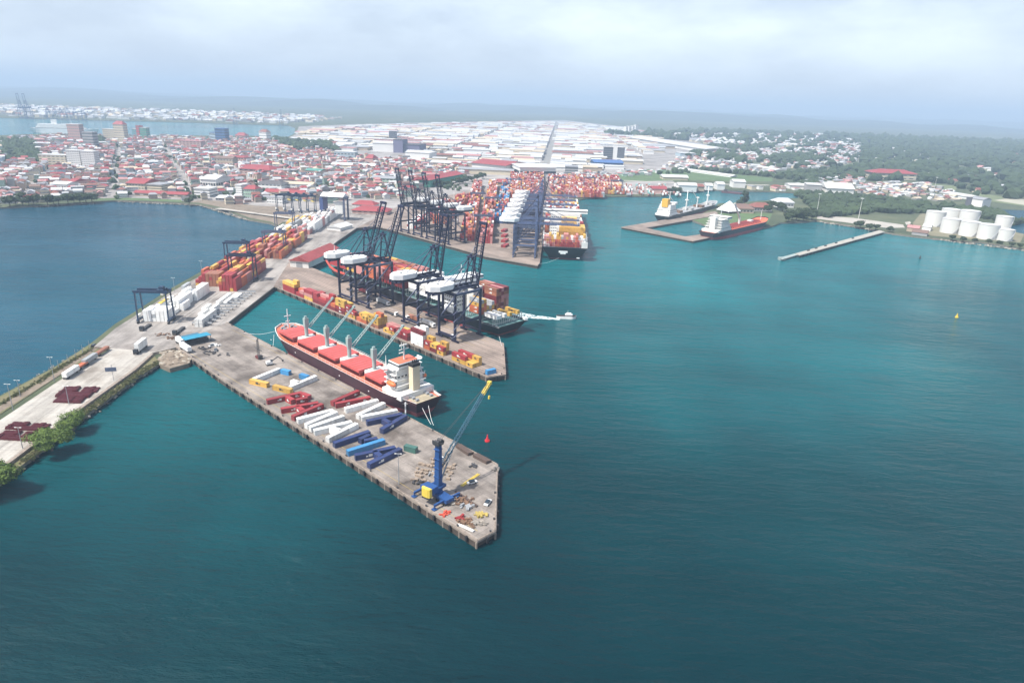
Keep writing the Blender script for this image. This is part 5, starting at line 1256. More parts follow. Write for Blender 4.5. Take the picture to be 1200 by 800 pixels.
# ------------------------------------------------------------------ trees
leafA = mat('tree leaves', (.13, .20, .02), .75, .55, .35, c2=(.035, .07, .01)); leafB = mat('dark tree leaves', (.045, .075, .025), .85, .5, .2); bark = mat('bark', (.12, .09, .07), .9, .3, 1)
def crown_mesh(rnd, rx, rz, nl, leaf, lobes, m_, zc):
    b = MB(); L_ = []
    for _ in range(lobes):
        a_ = rnd.uniform(0, 6.3); q = math.sqrt(rnd.random()) * .68; L_.append((Vector((math.cos(a_) * q * rx, math.sin(a_) * q * rx, zc + rnd.uniform(-.35, .45) * rz)), rnd.uniform(.3, .5)))
    for i in range(nl):
        c, s = rnd.choice(L_); v = Vector((rnd.gauss(0, 1), rnd.gauss(0, 1), rnd.gauss(0, 1))).normalized(); rr = s * rnd.uniform(.55, 1.05)
        p = c + Vector((v.x * rx * rr, v.y * rx * rr, v.z * rz * rr * .8)); nn = (v + Vector((rnd.uniform(-.7, .7), rnd.uniform(-.7, .7), rnd.uniform(-.2, .9)))).normalized()
        t = nn.orthogonal().normalized(); t.rotate(Matrix.Rotation(rnd.uniform(0, 6.3), 3, nn)); u_ = nn.cross(t); l_ = leaf * rnd.uniform(.6, 1.3); b0 = len(b.v)
        b.v += [p - t * l_, p + u_ * l_ * .55, p + t * l_, p - u_ * l_ * .55]; b.face(b0, b0 + 1, b0 + 2, b0 + 3)
    return b.mesh('crown', m_)
def trunk_mesh(rnd, h, r_, rx, zc):
    b = MB(); b.tube((0, 0, -.3), (0, 0, h), r_, r_ * .7, 9)
    for k in range(7):
        a_ = k * .9 + rnd.uniform(0, .5); e = Vector((math.cos(a_) * rx * .55, math.sin(a_) * rx * .55, zc + rnd.uniform(-.3, 1) * h * .4)); m_ = Vector((e.x * .4, e.y * .4, h + (e.z - h) * .5)); b.tube((0, 0, h * .9), m_, r_ * .55, r_ * .35, 6); b.tube(m_, e, r_ * .35, r_ * .12, 6)
    return b.mesh('trunk', bark)
rt = random.Random(12)
def tree(p, cm, tm, rz, s, label, group):
    r = empty('tree', p, rz, label, 'tree', group); r.scale = (s, s, s * rt.uniform(.85, 1.0)); inst('trunk', tm, r); inst('crown', cm, r); return r
big = [(crown_mesh(rt, 8.5, 5.0, 8000, .42, 26, leafA, 6.6), trunk_mesh(rt, 3.6, .5, 8, 6.5)) for _ in range(2)]
GT = 'broad trees on the causeway bank'
tree(at(61, 527, 2.4), *big[0], .3, 1.08, 'largest bright green tree on the causeway bank, by the pipe strips', GT); tree(at(87, 501.5, 2.4), *big[1], 1.2, .84, 'round green tree on the causeway bank beside the pipe patch', GT)
tree(at(-6, 573, 2.4), *big[1], 2.2, 1.2, 'darker tree at the water below the road end', GT)
mids = [(crown_mesh(rt, 6.5, 5.0, 900, 1.0, 14, leafB, 6.5), trunk_mesh(rt, 3.2, .4, 6, 6)) for _ in range(4)]
def clump(pts, s, place, group):
    for i, (x, y) in enumerate(pts):
        k = rt.randrange(4); tree(at(x, y, 2), *mids[k], rt.uniform(0, 6), s * rt.uniform(.8, 1.2), f'dark green tree, {ordn(i)} {place}', group)
clump([(12, 242), (19, 240.5), (27, 241), (34, 240), (40, 241), (30, 237), (20, 236.5), (56, 240.5), (63, 239.5), (69, 240), (80, 239), (87, 238), (94, 238), (101, 237.5), (108, 237.5), (90, 234.5)], 1.3, 'along the city shore from the bay mouth', 'trees along the city shore')
clump([(222, 240.3)], 1.1, 'bush alone at the dirt shore', 'trees along the city shore')
clump([(503, 219), (510, 219), (517, 218.5), (524, 218), (531, 217), (538, 216), (545, 215), (552, 213.5), (559, 212), (566, 210)], 1.3, 'in the belt before the green warehouse', 'tree belt before the green warehouse')
clump([(928, 258), (924, 260), (933, 259), (941, 259), (936, 255), (945, 257), (951, 258), (925, 254), (952, 254), (943, 252)], 1.35, 'of the mangrove head beside the tanker', 'mangroves by the tanker')
clump([(790, 226), (795, 228), (785, 227)], 1.3, 'by the sheds above the inner basin', 'trees above the inner basin')
clump([(853, 247), (866, 241), (871, 240), (896, 243), (905, 244), (911, 246), (917, 248), (900, 249)], 1.2, 'around the park buildings', 'trees around the park')
clump([(1003, 266), (1008, 267), (1019, 269.5), (1026, 269.5), (1043, 272), (1066, 270)], .9, 'along the shore by the long jetty', 'bushes along the tank farm shore')
clump([(1128, 283), (1142, 284.5), (1158, 286), (1170, 288), (1185, 289), (1195, 291), (1115, 281.5)], .8, 'along the shore below the tanks', 'bushes along the tank farm shore')
# poplar like tall tree in the park
tree(at(872, 241, 2), crown_mesh(rt, 4, 9, 700, .9, 14, leafB, 12), trunk_mesh(rt, 6, .5, 3, 12), 0, 1.5, 'tall slender tree standing above the park roofs', 'trees around the park')
# ------------------------------------------------------------------ long jetty and tank farm
def long_jetty():
    e = [at(x, y, 3) for x, y in ((931.5, 297), (937.5, 299), (1037, 271.8), (1031, 269.6))]
    r = empty('jetty', (0, 0, 0), 0, 'long straight pale jetty running out from the tank farm shore', 'jetty')
    MB().prism([(p.x, p.y) for p in e], 2.2, 3.0, None, True).build('deck', mat('pale jetty deck', (.40, .38, .33), .85, .3, .1), r)
    a_, b_ = e[0].lerp(e[1], .5), e[3].lerp(e[2], .5); d = b_ - a_; nr = Vector((-d.y, d.x, 0)).normalized(); pm_ = MB().tube((0, 0, -1), (0, 0, 2.2), .6, n=8).mesh('pile', pier_side)
    for i in range(28):
        for s in (-2.6, 2.6): p = a_ + d * ((i + .3) / 28) + nr * s; inst('pile', pm_, r, (p.x, p.y, 0))
    for i, t in enumerate((.12, .2, .3, .42, .62)): p = a_ + d * t + nr * 1.5; MB().box((p.x, p.y, 3.6), (4, 1.5, 1.2), .7).build('pipe_stack', dark_metal, r)
    e2 = [at(x, y, 2.6) for x, y in ((913.5, 301.5), (917, 303.5), (936, 297.8), (932, 296.5))]
    r2 = empty('dolphin', (0, 0, 0), 0, 'broken grey green end of the long jetty', 'jetty'); tm = mat('green grey concrete', (.32, .38, .36), .85, .3, .2)
    MB().prism([(p.x, p.y) for p in e2], 1.6, 2.2, None, True).build('catwalk', tm, r2)
    p = at(916, 302.5, 2); MB().b2(p.x - 3, p.x + 3, p.y - 3, p.y + 3, -.6, 2.8).build('platform', tm, r2)
long_jetty()
def tanks():
    tw = mat('white tank paint', (.66, .66, .63), .5, .08, .05); tt = mat('tank roof', (.58, .58, .56), .5, .1, .05)
    spec = [(1093.5, 264.5, 17, 16, 'white tank standing at the coast road end of the tank farm'), (1112, 272.5, 17, 15.5, 'white shore tank, first of the front four from the coast road'), (1134, 276, 17, 15.5, 'white shore tank, second of the front four from the coast road'),
            (1155.5, 279.5, 17, 15.5, 'white shore tank, third of the front four from the coast road'), (1175.5, 281.5, 14.5, 12, 'smaller white shore tank, last of the front four'), (1111.5, 262, 17, 16, 'white tank half hidden at the back behind the first shore tank'),
            (1133, 265, 17, 17, 'white tank at the back behind the second shore tank'), (1173, 272, 14, 17, 'white tank at the back behind the smaller shore tank')]
    for px, py, wd, hp, lab in spec:
        p = at(px, py, 2); k = dist(p) / F; rad = wd * k / 2 * .98; h = hp * k * .88
        r = empty('storage_tank', p, R(-50), lab, 'tank', 'white storage tanks on the shore')
        b = MB(); b.tube((0, 0, 0), (0, 0, h), rad, n=36, caps=False); b.build('shell', tw, r)
        t = MB(); t.tube((0, 0, h), (0, 0, h + rad * .12), rad * 1.01, .4, 36); t.build('roof', tt, r)
        s = MB()
        for i in range(12):
            a0_, a1_ = -.9 + i * .11, -.9 + (i + 1) * .11; s.bar(((rad + .4) * math.cos(a0_), (rad + .4) * math.sin(a0_), h * i / 12), ((rad + .4) * math.cos(a1_), (rad + .4) * math.sin(a1_), h * (i + 1) / 12), .9, .25)
        s.build('stairway', lgray, r)
        MB().tube((0, 0, h * .98), (0, 0, h * .995), rad * 1.015, n=36, caps=False).build('rim', lgray, r)
    # earth bund wall between the rows
    for (x0, y0, x1, y1), lab in (((1101, 264.5, 1129, 268), 'grey bund wall behind the first shore tanks'), ((1142, 268, 1168, 272), 'grey bund wall behind the last shore tanks')):
        p, q = at(x0, y0, 2), at(x1, y1, 2); d = q - p; r = empty('bund_wall', (p + q) / 2, math.atan2(d.y, d.x), lab, 'wall', 'bund walls in the tank farm'); MB().b2(-d.length / 2, d.length / 2, -1.5, 1.5, 0, 9).build('wall', mat('bund grey', (.28, .27, .29), .9, .2, .05), r)
tanks()
# ------------------------------------------------------------------ buildings
RC = {'red': (0.34, 0.06, 0.065), 'rust': (0.27, 0.10, 0.075), 'zinc': (0.34, 0.345, 0.36), 'white': (0.66, 0.66, 0.64), 'dark': (0.12, 0.11, 0.11), 'pink': (0.50, 0.25, 0.24), 'cream': (0.62, 0.52, 0.38), 'green': (0.10, 0.30, 0.24), 'blue': (0.07, 0.16, 0.38), 'brown': (0.22, 0.14, 0.11), 'silver': (.58, .59, .6)}
RM = {k: mat('roof ' + k, v, 0.65, 0.35, 0.12) for k, v in RC.items()}
WC = {'white': (0.78, 0.77, 0.74), 'cream': (0.62, 0.54, 0.40), 'pink': (0.52, 0.33, 0.29), 'grey': (0.36, 0.355, 0.35), 'tan': (0.45, 0.36, 0.27), 'pale blue': (0.40, 0.50, 0.55), 'pale green': (0.36, 0.50, 0.40), 'dark grey': (0.13, 0.13, 0.15), 'purple grey': (.16, .15, .24), 'teal': (.12, .33, .36), 'green': (.08, .30, .22), 'red': (.42, .06, .07), 'blue': (.06, .14, .30)}
WM = {k: mat('wall ' + k, v, 0.8, 0.22, 0.15) for k, v in WC.items()}
_unit = {}
def unit(kind, mk, m_):
    k = (kind, mk)
    if k in _unit: return _unit[k]
    b = MB()
    if kind == 'box': b.b2(-.5, .5, -.5, .5, 0, 1)
    elif kind == 'gable': b.gable((0, 0), 1.06, 1.08, 0, 1)
    elif kind == 'hip': b.gable((0, 0), 1.08, 1.08, 0, 1, 0, .25)
    elif kind == 'flat': b.b2(-.52, .52, -.52, .52, 0, 1)
    elif kind in ('band', 'ribbon'): ring_band(b, -.505, .505, -.505, .505, 0, 1)
    me = b.mesh({'box': 'wall', 'band': 'window_band', 'ribbon': 'window_band'}.get(kind, 'roof'), m_); _unit[k] = me; return me
def building(p, rz, lx, ly, h, wallc, roofc, rk, rh, name, label, cat, group=None, storeys=0, wk='band'):
    r = empty(name, p, rz, label, cat, group)
    o = inst('wall', unit('box', wallc, WM[wallc]), r); o.scale = (lx, ly, h)
    o = inst('roof', unit(rk, roofc, RM[roofc]), r, (0, 0, h)); o.scale = (lx, ly, rh)
    for s in range(storeys):
        o = inst('window_band', unit(wk, 'glass', glass if wk == 'ribbon' else house_windows), r, (0, 0, h / storeys * (s + .35))); o.scale = (lx, ly, h / storeys * .26)
    return r
TAKEN = []     # ground discs kept free of the small houses
def landmark(pl, pr, h_px, depth, wallc, roofc, rk, rh, name, label, cat, storeys=0, wk='band', z=2.06, group=None):
    a_, b_ = at(*pl, z), at(*pr, z); d = b_ - a_; Lx = d.length; k = dist((a_ + b_) / 2) / F; h = h_px * k; d.normalize(); nr = Vector((-d.y, d.x, 0))
    c = (a_ + b_) / 2 + nr * depth / 2; ang = math.atan2(d.y, d.x); TAKEN.append((c, max(Lx, depth) * .5 + 6, d, Lx / 2 + 6, depth / 2 + 6))
    return building(c, ang, Lx, depth, h, wallc, roofc, rk, rh, name, label, cat, group, storeys, wk)
LM = {}
def lm(key, *a, **k): o = landmark(*a, **k); LM[key] = o.location.copy()
lm('cream apartment block', (47, 193.5), (78, 194.5), 9.5, 22, 'cream', 'white', 'flat', 1, 'apartment_block', 'long cream apartment block standing above the red roofs', 'building', 4)
for i, x in enumerate((80, 97)):
    lm('white twin towers', (x, 196 + i), (x + 15.5, 196.5 + i), 15.5, 18, 'white', 'white', 'flat', 1.2, 'apartment_block', ['white ribbed apartment tower beside the long cream block', 'white ribbed apartment tower, inland twin of the ribbed pair'][i], 'building', 9, 'band')
lm('pink tower', (81, 165), (95, 165.5), 15, 22, 'pink', 'white', 'flat', 1.2, 'tower_block', 'pink tower block in front of the cruise ship', 'building', 6)
lm('grey glass block', (99, 175), (111, 175.5), 16, 20, 'grey', 'zinc', 'flat', 1, 'tower_block', 'grey striped tower block behind the pink one', 'building', 6, 'ribbon')
lm('cream slab', (122, 165), (135, 165.5), 11, 18, 'cream', 'white', 'flat', 1, 'tower_block', 'cream slab block beside the stepped tower', 'building', 6)
lm('cream stepped tower', (135, 165.5), (146.5, 166), 16, 20, 'cream', 'red', 'hip', 9, 'tower_block', 'cream stepped tower with a small red top', 'building', 7)
lm('striped block', (156, 163.5), (161, 163.7), 10, 20, 'teal', 'white', 'flat', 1, 'tower_block', 'narrow teal block in the striped row by the far bay', 'building', 5)
lm('striped block', (161, 163.7), (164.5, 163.9), 13, 18, 'red', 'red', 'flat', 1, 'tower_block', 'narrow red block in the striped row by the far bay', 'building', 5)
lm('striped block', (165, 163.9), (172.5, 164.2), 11.5, 20, 'green', 'white', 'flat', 1, 'tower_block', 'wider green block in the striped row by the far bay', 'building', 5)
lm('blue office', (246, 166), (255, 166.5), 9, 26, 'pale blue', 'blue', 'flat', 1, 'office_block', 'low pale blue wing of the blue office', 'building', 3, 'ribbon')
lm('blue office', (253, 166.5), (264.5, 167), 13.5, 26, 'blue', 'blue', 'flat', 1, 'office_block', 'blue glass office block near the far bay', 'building', 5, 'ribbon')
lm('white hill house', (304, 163.5), (312.5, 164), 8, 24, 'white', 'rust', 'hip', 8, 'house', 'tall white house with rusty roof on the wooded rise', 'building', 3)
lm('red dome', (276, 162), (287, 162.5), 3, 26, 'pink', 'red', 'hip', 9, 'house', 'pink house under a steep red roof by the far bay', 'building', 1)
lm('white shed by shore trees', (60, 221.5), (79, 222.5), 5, 26, 'white', 'white', 'gable', 3, 'hall', 'white roofed hall behind the shore trees', 'building', 1)
lm('red shed by shore trees', (80, 219.5), (88, 220), 5.5, 26, 'pink', 'red', 'gable', 4, 'hall', 'red roofed hall next to the white hall behind the shore trees', 'building', 1)
lm('red school', (57, 229.5), (68, 230), 5, 24, 'cream', 'red', 'hip', 4, 'hall', 'low red hipped hall among the shore trees', 'building', 1)
lm('large red hall', (149, 221.5), (170, 222.5), 6, 42, 'cream', 'red', 'gable', 6, 'hall', 'large red roofed hall on the main street near the bay', 'building', 2)
lm('shore arcade', (158, 229.5), (218, 232), 3.2, 16, 'tan', 'red', 'gable', 3, 'arcade', 'very long low red roofed range facing the bay lawn', 'building', 1)
lm('striped office', (173, 224.5), (190, 225.5), 7, 30, 'cream', 'zinc', 'flat', 1, 'office_block', 'cream striped office beside the large red hall', 'building', 3, 'ribbon')
lm('white terrace', (228, 230.5), (246, 231.5), 8.5, 22, 'white', 'white', 'flat', 1, 'office_block', 'white and grey stepped office near the bay corner', 'building', 3, 'ribbon')
lm('white gable hall', (236, 221), (254, 222), 10, 44, 'white', 'white', 'gable', 5, 'hall', 'bright white hall behind the stepped office', 'building', 1)
lm('market roof', (253, 235), (277, 236), 3, 30, 'grey', 'white', 'gable', 2, 'hall', 'open white roofed market at the dirt shore', 'building', 1)
lm('white corner block', (277, 231.5), (284, 232), 13, 22, 'white', 'white', 'flat', 1, 'apartment_block', 'slim white corner block by the market', 'building', 6)
lm('green house', (286, 233), (300, 233.7), 10.5, 20, 'pale green', 'red', 'hip', 5, 'house', 'pale green block with red roof beside the white corner block', 'building', 3)
lm('brown hotel', (252, 193), (273, 194), 7, 22, 'tan', 'brown', 'gable', 4, 'hall', 'brown roofed building in the middle of the old town', 'building', 2)
lm('broad red roofs', (281, 203), (316, 205), 5, 46, 'pink', 'red', 'hip', 7, 'hall', 'broad low red hipped building in the old town', 'building', 2)
lm('pink long block', (270, 192), (286, 193), 7, 26, 'pink', 'red', 'hip', 3, 'apartment_block', 'pink block with ribbon windows in the old town', 'building', 3)
lm('pink slab', (211, 174.5), (236, 175.5), 8, 26, 'pink', 'pink', 'flat', 1, 'apartment_block', 'wide pink apartment slab by the far bay side of town', 'building', 5)
lm('grey station', (303, 222), (330, 223.5), 7, 26, 'white', 'dark', 'hip', 4, 'station', 'white terminal building with dark hipped roof', 'building', 2)
lm('white arcade', (331, 221.5), (366, 223), 6, 20, 'white', 'cream', 'gable', 3, 'hall', 'white arcaded hall beside the dark roofed terminal', 'building', 2)
lm('green roof', (358, 205), (375.5, 206), 5, 28, 'pink', 'green', 'gable', 3, 'hall', 'hall with a bright green roof in the old town', 'building', 1)
lm('channel shed', (399, 272.5), (413, 268.5), 5, 18, 'white', 'white', 'gable', 3, 'shed', 'white roofed shed on the yard at the channel head', 'shed', 0)
lm('red port office', (311, 229), (355, 231), 4, 18, 'cream', 'red', 'gable', 4, 'hall', 'long red roofed range behind the parked yard cranes', 'building', 1)
lm('white port office', (313, 238), (331, 239), 6, 18, 'white', 'zinc', 'flat', 1, 'office_block', 'white port office before the parked yard cranes', 'building', 2)
lm('portal shed', (385, 252), (405, 253), 0.1, 1, 'grey', 'white', 'flat', .2, 'slab', 'low plinth under the white roofed portal crane', 'slab', 0)
lm('red customs house', (413, 251.5), (453, 253.5), 5, 26, 'pink', 'red', 'hip', 5, 'hall', 'long red roofed building with white windows by the channel head', 'building', 2)
lm('red customs annex', (413, 243.5), (438, 245), 4, 22, 'white', 'red', 'hip', 5, 'hall', 'red hipped building behind the channel head', 'building', 2)
lm('pale green school', (435, 214.5), (462, 216), 6, 30, 'pale green', 'zinc', 'gable', 3, 'hall', 'pale green long block between houses and cranes', 'building', 2)
lm('long white shed', (389, 197), (438, 199), 4, 30, 'cream', 'white', 'gable', 4, 'warehouse', 'very long white shed with pinkish end in mid town', 'warehouse', 0)
lm('teal block', (392, 186.5), (416, 187.5), 8, 26, 'pale blue', 'white', 'flat', 1, 'hall', 'pale teal block left of the white church'.replace('left of', 'beside'), 'building', 2)
lm('church', (428, 194), (437, 194.6), 8, 26, 'pink', 'red', 'hip', 8, 'church', 'pink and white church front with red roof', 'church', 0)
lm('grey tower', (456, 164), (463.5, 164.3), 9, 24, 'dark grey', 'dark', 'flat', 1, 'tower_block', 'dark grey tower above the white warehouses', 'building', 5, 'ribbon')
lm('white factory', (437, 177.5), (461, 178.5), 9, 60, 'white', 'white', 'flat', 1, 'factory', 'big white factory below the dark grey tower', 'factory', 0)
lm('purple block', (461, 179), (472, 179.5), 14, 50, 'purple grey', 'dark', 'flat', 1, 'factory', 'tall grey purple block joined to the white factory', 'factory', 0)
lm('purple hall', (470, 179), (491.5, 180), 9, 70, 'purple grey', 'dark', 'flat', 1, 'factory', 'dark purple windowless hall by the white factory', 'factory', 0)
lm('white hall', (475, 187), (503, 188.5), 8, 60, 'white', 'white', 'flat', 1, 'factory', 'white boxy hall in front of the purple hall', 'factory', 0)
lm('grey long hall', (505, 194.5), (538, 196), 4, 40, 'tan', 'white', 'gable', 4, 'warehouse', 'long white roofed warehouse above the raised booms', 'warehouse', 0)
lm('green warehouse', (503, 220), (542, 212), 8, 34, 'green', 'red', 'gable', 5, 'warehouse', 'teal green warehouse with red roof behind the raised booms', 'warehouse', 0)
lm('red long warehouse', (553, 199), (592, 203), 8, 90, 'white', 'red', 'gable', 7, 'warehouse', 'large white warehouse with a long red roof above the far terminal', 'warehouse', 0)
lm('green glass hall', (609, 207), (651, 207.5), 10, 90, 'white', 'white', 'flat', 1.2, 'warehouse', 'white roofed hall with a dark green glass front', 'warehouse', 1, 'ribbon')
lm('grey terminal office', (662, 204), (677, 204.6), 8, 40, 'grey', 'zinc', 'flat', 1.2, 'office_block', 'blue grey cubic office beyond the far terminal', 'building', 3, 'ribbon')
lm('beige hall', (683, 202.5), (700, 203.2), 6, 50, 'tan', 'cream', 'flat', 1.2, 'hall', 'beige flat hall below the blue roof', 'building', 0)
lm('salmon shed', (583, 217.5), (605, 218.5), 4, 40, 'tan', 'red', 'gable', 4, 'warehouse', 'salmon roofed shed among the far terminal boxes', 'warehouse', 0)
lm('blue roof hall', (697, 194.5), (730, 195.5), 4, 70, 'blue', 'blue', 'gable', 5, 'warehouse', 'long bright blue roofed hall below the dark hotel', 'warehouse', 0)
lm('dark hotel', (707, 187), (717.5, 187.4), 13, 26, 'dark grey', 'dark', 'flat', 1, 'hotel', 'dark wing of the slab hotel on the city side', 'hotel', 6, 'ribbon')
lm('dark hotel', (717.7, 187.4), (722.5, 187.6), 16, 28, 'white', 'white', 'flat', 1, 'hotel', 'white core tower of the dark slab hotel', 'hotel', 0)
lm('dark hotel', (722.7, 187.6), (731, 188), 13, 26, 'dark grey', 'dark', 'flat', 1, 'hotel', 'dark wing of the slab hotel on the hill side', 'hotel', 6, 'ribbon')
for i, x in enumerate((730.5, 734, 738, 741.5)):
    lm('white high rises', (x, 158.5 + i * .1), (x + 2.6, 158.7 + i * .1), (9, 9.5, 10, 11)[i], 24, 'white', 'white', 'flat', 1.5, 'tower_block', f'slim white high rise beyond the warehouses, {ordn(i)} from the city side', 'building', 0, group='slim white high rises beyond the warehouses')
lm('long white roof', (738, 164.5), (824, 178.5), 3.4, 110, 'white', 'white', 'gable', 7, 'warehouse', 'longest bright white warehouse roof beyond the high rises', 'warehouse', 0)
lm('red mansion', (1023, 209.5), (1073, 211.5), 6, 50, 'cream', 'red', 'hip', 8, 'hall', 'long cream columned building with a red hipped roof among woods', 'building', 2)
lm('round roof shed', (968, 226), (1000, 227.5), 5, 50, 'white', 'white', 'gable', 9, 'warehouse', 'white curved roof shed across the inner basin', 'warehouse', 0)
lm('grey lean shed', (945, 224.5), (962, 225.5), 7, 40, 'grey', 'white', 'flat', 1, 'warehouse', 'grey shed with white slab roof beside the curved roof', 'warehouse', 0)
lm('white long shed', (925, 221.5), (944, 222.2), 4, 30, 'white', 'white', 'gable', 3, 'warehouse', 'low white shed before the grey slab roofed shed', 'warehouse', 0)
for i, (x, y, wd, h, wc, rc) in enumerate(((795, 224.5, 21, 7, 'white', 'white'), (817, 224, 8, 5, 'tan', 'rust'), (827, 223, 8, 5, 'white', 'white'), (840, 222.5, 9, 6, 'white', 'white'), (859, 220, 14, 6.5, 'white', 'white'), (764, 226.5, 17, 5, 'pink', 'red'), (706, 222, 22, 5, 'tan', 'cream'))):
    nm_ = ['wide white shed', 'rusty shed', 'small white shed', 'boxy white shed', 'big white gabled shed', 'red roofed shed', 'cream roofed shed'][i]
    lm('basin sheds', (x, y), (x + wd, y + wd * .035), h, 26, wc, rc, 'gable', 4, 'warehouse', f'{nm_} on the far bank of the inner basin', 'warehouse', 0)
lm('field hall', (777, 210.5), (806, 211.5), 3, 36, 'cream', 'white', 'gable', 4, 'hall', 'cream hall with a white roof in the green field', 'building', 0)
lm('strip shed', (795, 199.5), (856, 208), 1.5, 20, 'white', 'white', 'gable', 3, 'warehouse', 'thin slanting white roof along the green field', 'warehouse', 0)
lm('edge shed', (885, 198), (908, 202), 2.5, 28, 'white', 'white', 'gable', 3, 'warehouse', 'white shed at the far end of the green field', 'warehouse', 0)
lm('teal low hall', (797, 183.5), (815, 184), 3.5, 50, 'pale blue', 'white', 'flat', 1, 'warehouse', 'pale teal hall below the longest white roof', 'warehouse', 0)
lm('greenhouses', (1105, 229), (1135, 234), 2.5, 30, 'white', 'white', 'gable', 3, 'warehouse', 'row of low white roofs behind the tank farm woods', 'warehouse', 0)
lm('white loft', (1136, 241), (1150, 243), 7, 26, 'white', 'zinc', 'gable', 3, 'warehouse', 'white loading hall beside a dark silo behind the tanks', 'warehouse', 0)
lm('dark silo', (1131, 243), (1137, 243.5), 9, 14, 'dark grey', 'dark', 'flat', 1, 'silo', 'dark silo block behind the tank farm', 'silo', 0)
for i, (x, y, wd, h, wc, rc, lab) in enumerate(((859, 249.5, 24, 8, 'tan', 'brown', 'brown roofed park hall next to the white tent'), (884, 247.5, 20, 7, 'grey', 'rust', 'rusty roofed park hall farther inland'), (910, 243, 20, 9, 'white', 'silver', 'pale grey depot building by the mangroves'))):
    lm('park', (x, y), (x + wd, y + wd * .03), h * .6, 28, wc, rc, 'hip', 6, 'hall', lab, 'building', 1)
for i, (x, y, wd, h, wc, rc, lab) in enumerate(((1062, 271, 14, 4, 'tan', 'pink', 'pinkish low shed beside the tank farm track'), (1068, 275, 18, 3, 'grey', 'brown', 'brown low shed on the tank farm shore'), (1080, 270, 10, 4, 'white', 'white', 'small white hut between track and tanks'))):
    lm('tank farm huts', (x, y), (x + wd, y + wd * .12), h, 16, wc, rc, 'gable', 3, 'shed', lab, 'shed', 0)
def tent():
    p = at(853.5, 249, 2); r = empty('tent', p, R(30), 'white pyramid tent in the waterside park', 'tent'); b = MB(); n0 = 0
    b.v += [Vector(q) for q in ((-13, -13, 3.5), (13, -13, 3.5), (13, 13, 3.5), (-13, 13, 3.5), (0, 0, 18))]
    for q in ((0, 1, 4), (1, 2, 4), (2, 3, 4), (3, 0, 4), (3, 2, 1, 0)): b.face(*q)
    b.build('canopy', white_paint, r)
    for x in (-12.5, 12.5):
        for y in (-12.5, 12.5): MB().tube((x, y, 0), (x, y, 3.6), .25, n=6).build('post', lgray, r)
tent()
def portal():
    p = at(393, 257, DZ); r = empty('portal_crane', p, -.15, 'tall blue grey portal crane with a white roof at the yard end', 'crane')
    for x in (-15, 15):
        for y in (-6, 6): MB().b2(x - .9, x + .9, y - .9, y + .9, 0, 27).build('leg', steel_gray, r)
    MB().b2(-17, -12.2, -7, 7, 12, 26.9).build('machine_bay', mat('blue panel', (.06, .09, .22), .5, .2, .2), r); MB().b2(-17.5, 18, -3.5, 3.5, 27, 29).build('girder', steel_gray, r)
    MB().gable((0, 0), 30, 17, 29.2, 33.5).build('roof', white_paint, r); MB().b2(2, 12, -4, 4, 8, 22).build('load_house', offwhite, r)
portal()

# ------------------------------------------------------------------ point in polygon, masses of houses and warehouses
def inp(x, y, poly):
    c = False; j = len(poly) - 1
    for i in range(len(poly)):
        xi, yi = poly[i]; xj, yj = poly[j]
        if (yi > y) != (yj > y) and x < (xj - xi) * (y - yi) / (yj - yi) + xi: c = not c
        j = i
    return c
def free(p, rad):
    for c, R_, d, hx, hy in TAKEN:
        q = p - c
        if abs(q.x) < R_ + rad + 40 and abs(q.y) < R_ + rad + 40:
            a_ = abs(q.x * d.x + q.y * d.y); b_ = abs(-q.x * d.y + q.y * d.x)
            if a_ < hx + rad and b_ < hy + rad: return False
    return True
CITY = [(-40, 252), (0, 238.5), (45, 238), (112, 231.5), (137, 231), (232, 236), (252, 240), (300, 238), (312, 241), (330, 236), (372, 236), (385, 240), (400, 236), (412, 233), (470, 234), (500, 222), (545, 207), (550, 199), (500, 190), (440, 188), (400, 182), (380, 178), (345, 170), (325, 166), (200, 162.5), (60, 161.5), (-40, 167)]
FZ = [(350, 158), (368, 152), (420, 148.5), (520, 145.5), (600, 144), (660, 143.5), (740, 152), (770, 160), (790, 172), (745, 188), (737, 200), (700, 202), (650, 206), (600, 205), (560, 204), (552, 196), (500, 187), (470, 176), (430, 176), (400, 178), (380, 172), (352, 166)]
SOUTH = [(770, 196), (800, 184), (850, 176), (1010, 172), (1012, 190), (930, 202), (905, 205), (840, 200)]
SOUTH2 = [(745, 158), (800, 158), (960, 158), (1010, 168), (1000, 173), (850, 172), (800, 164)]
YARDS = [(970, 223), (1010, 214), (1080, 214), (1120, 226), (1125, 240), (1060, 232), (1010, 229)]
FARP = [(0, 124), (60, 126), (140, 127), (230, 130), (345, 136), (400, 139), (345, 146), (240, 142.5), (115, 139.5), (0, 136.5)]
GREEN = [[(0, 166), (42, 167), (42, 176), (35, 190), (10, 192), (0, 176)], [(318, 164), (388, 168), (400, 178), (345, 177)], [(30, 183), (45, 180), (46, 192), (32, 192)], [(112, 165), (121, 165), (121, 172), (112, 172)]]
FIELDS = [[(1085, 216), (1125, 219), (1118, 225), (1080, 221)], [(1140, 226), (1200, 236), (1200, 243), (1150, 236)], [(1040, 186), (1090, 189), (1088, 192.5), (1036, 189)], [(905, 172), (965, 174), (970, 177), (905, 176)], [(1120, 196), (1165, 199), (1160, 203), (1118, 200)], [(965, 190), (1005, 192), (1003, 195), (962, 193)]]
HOUSES = []; WARE = []
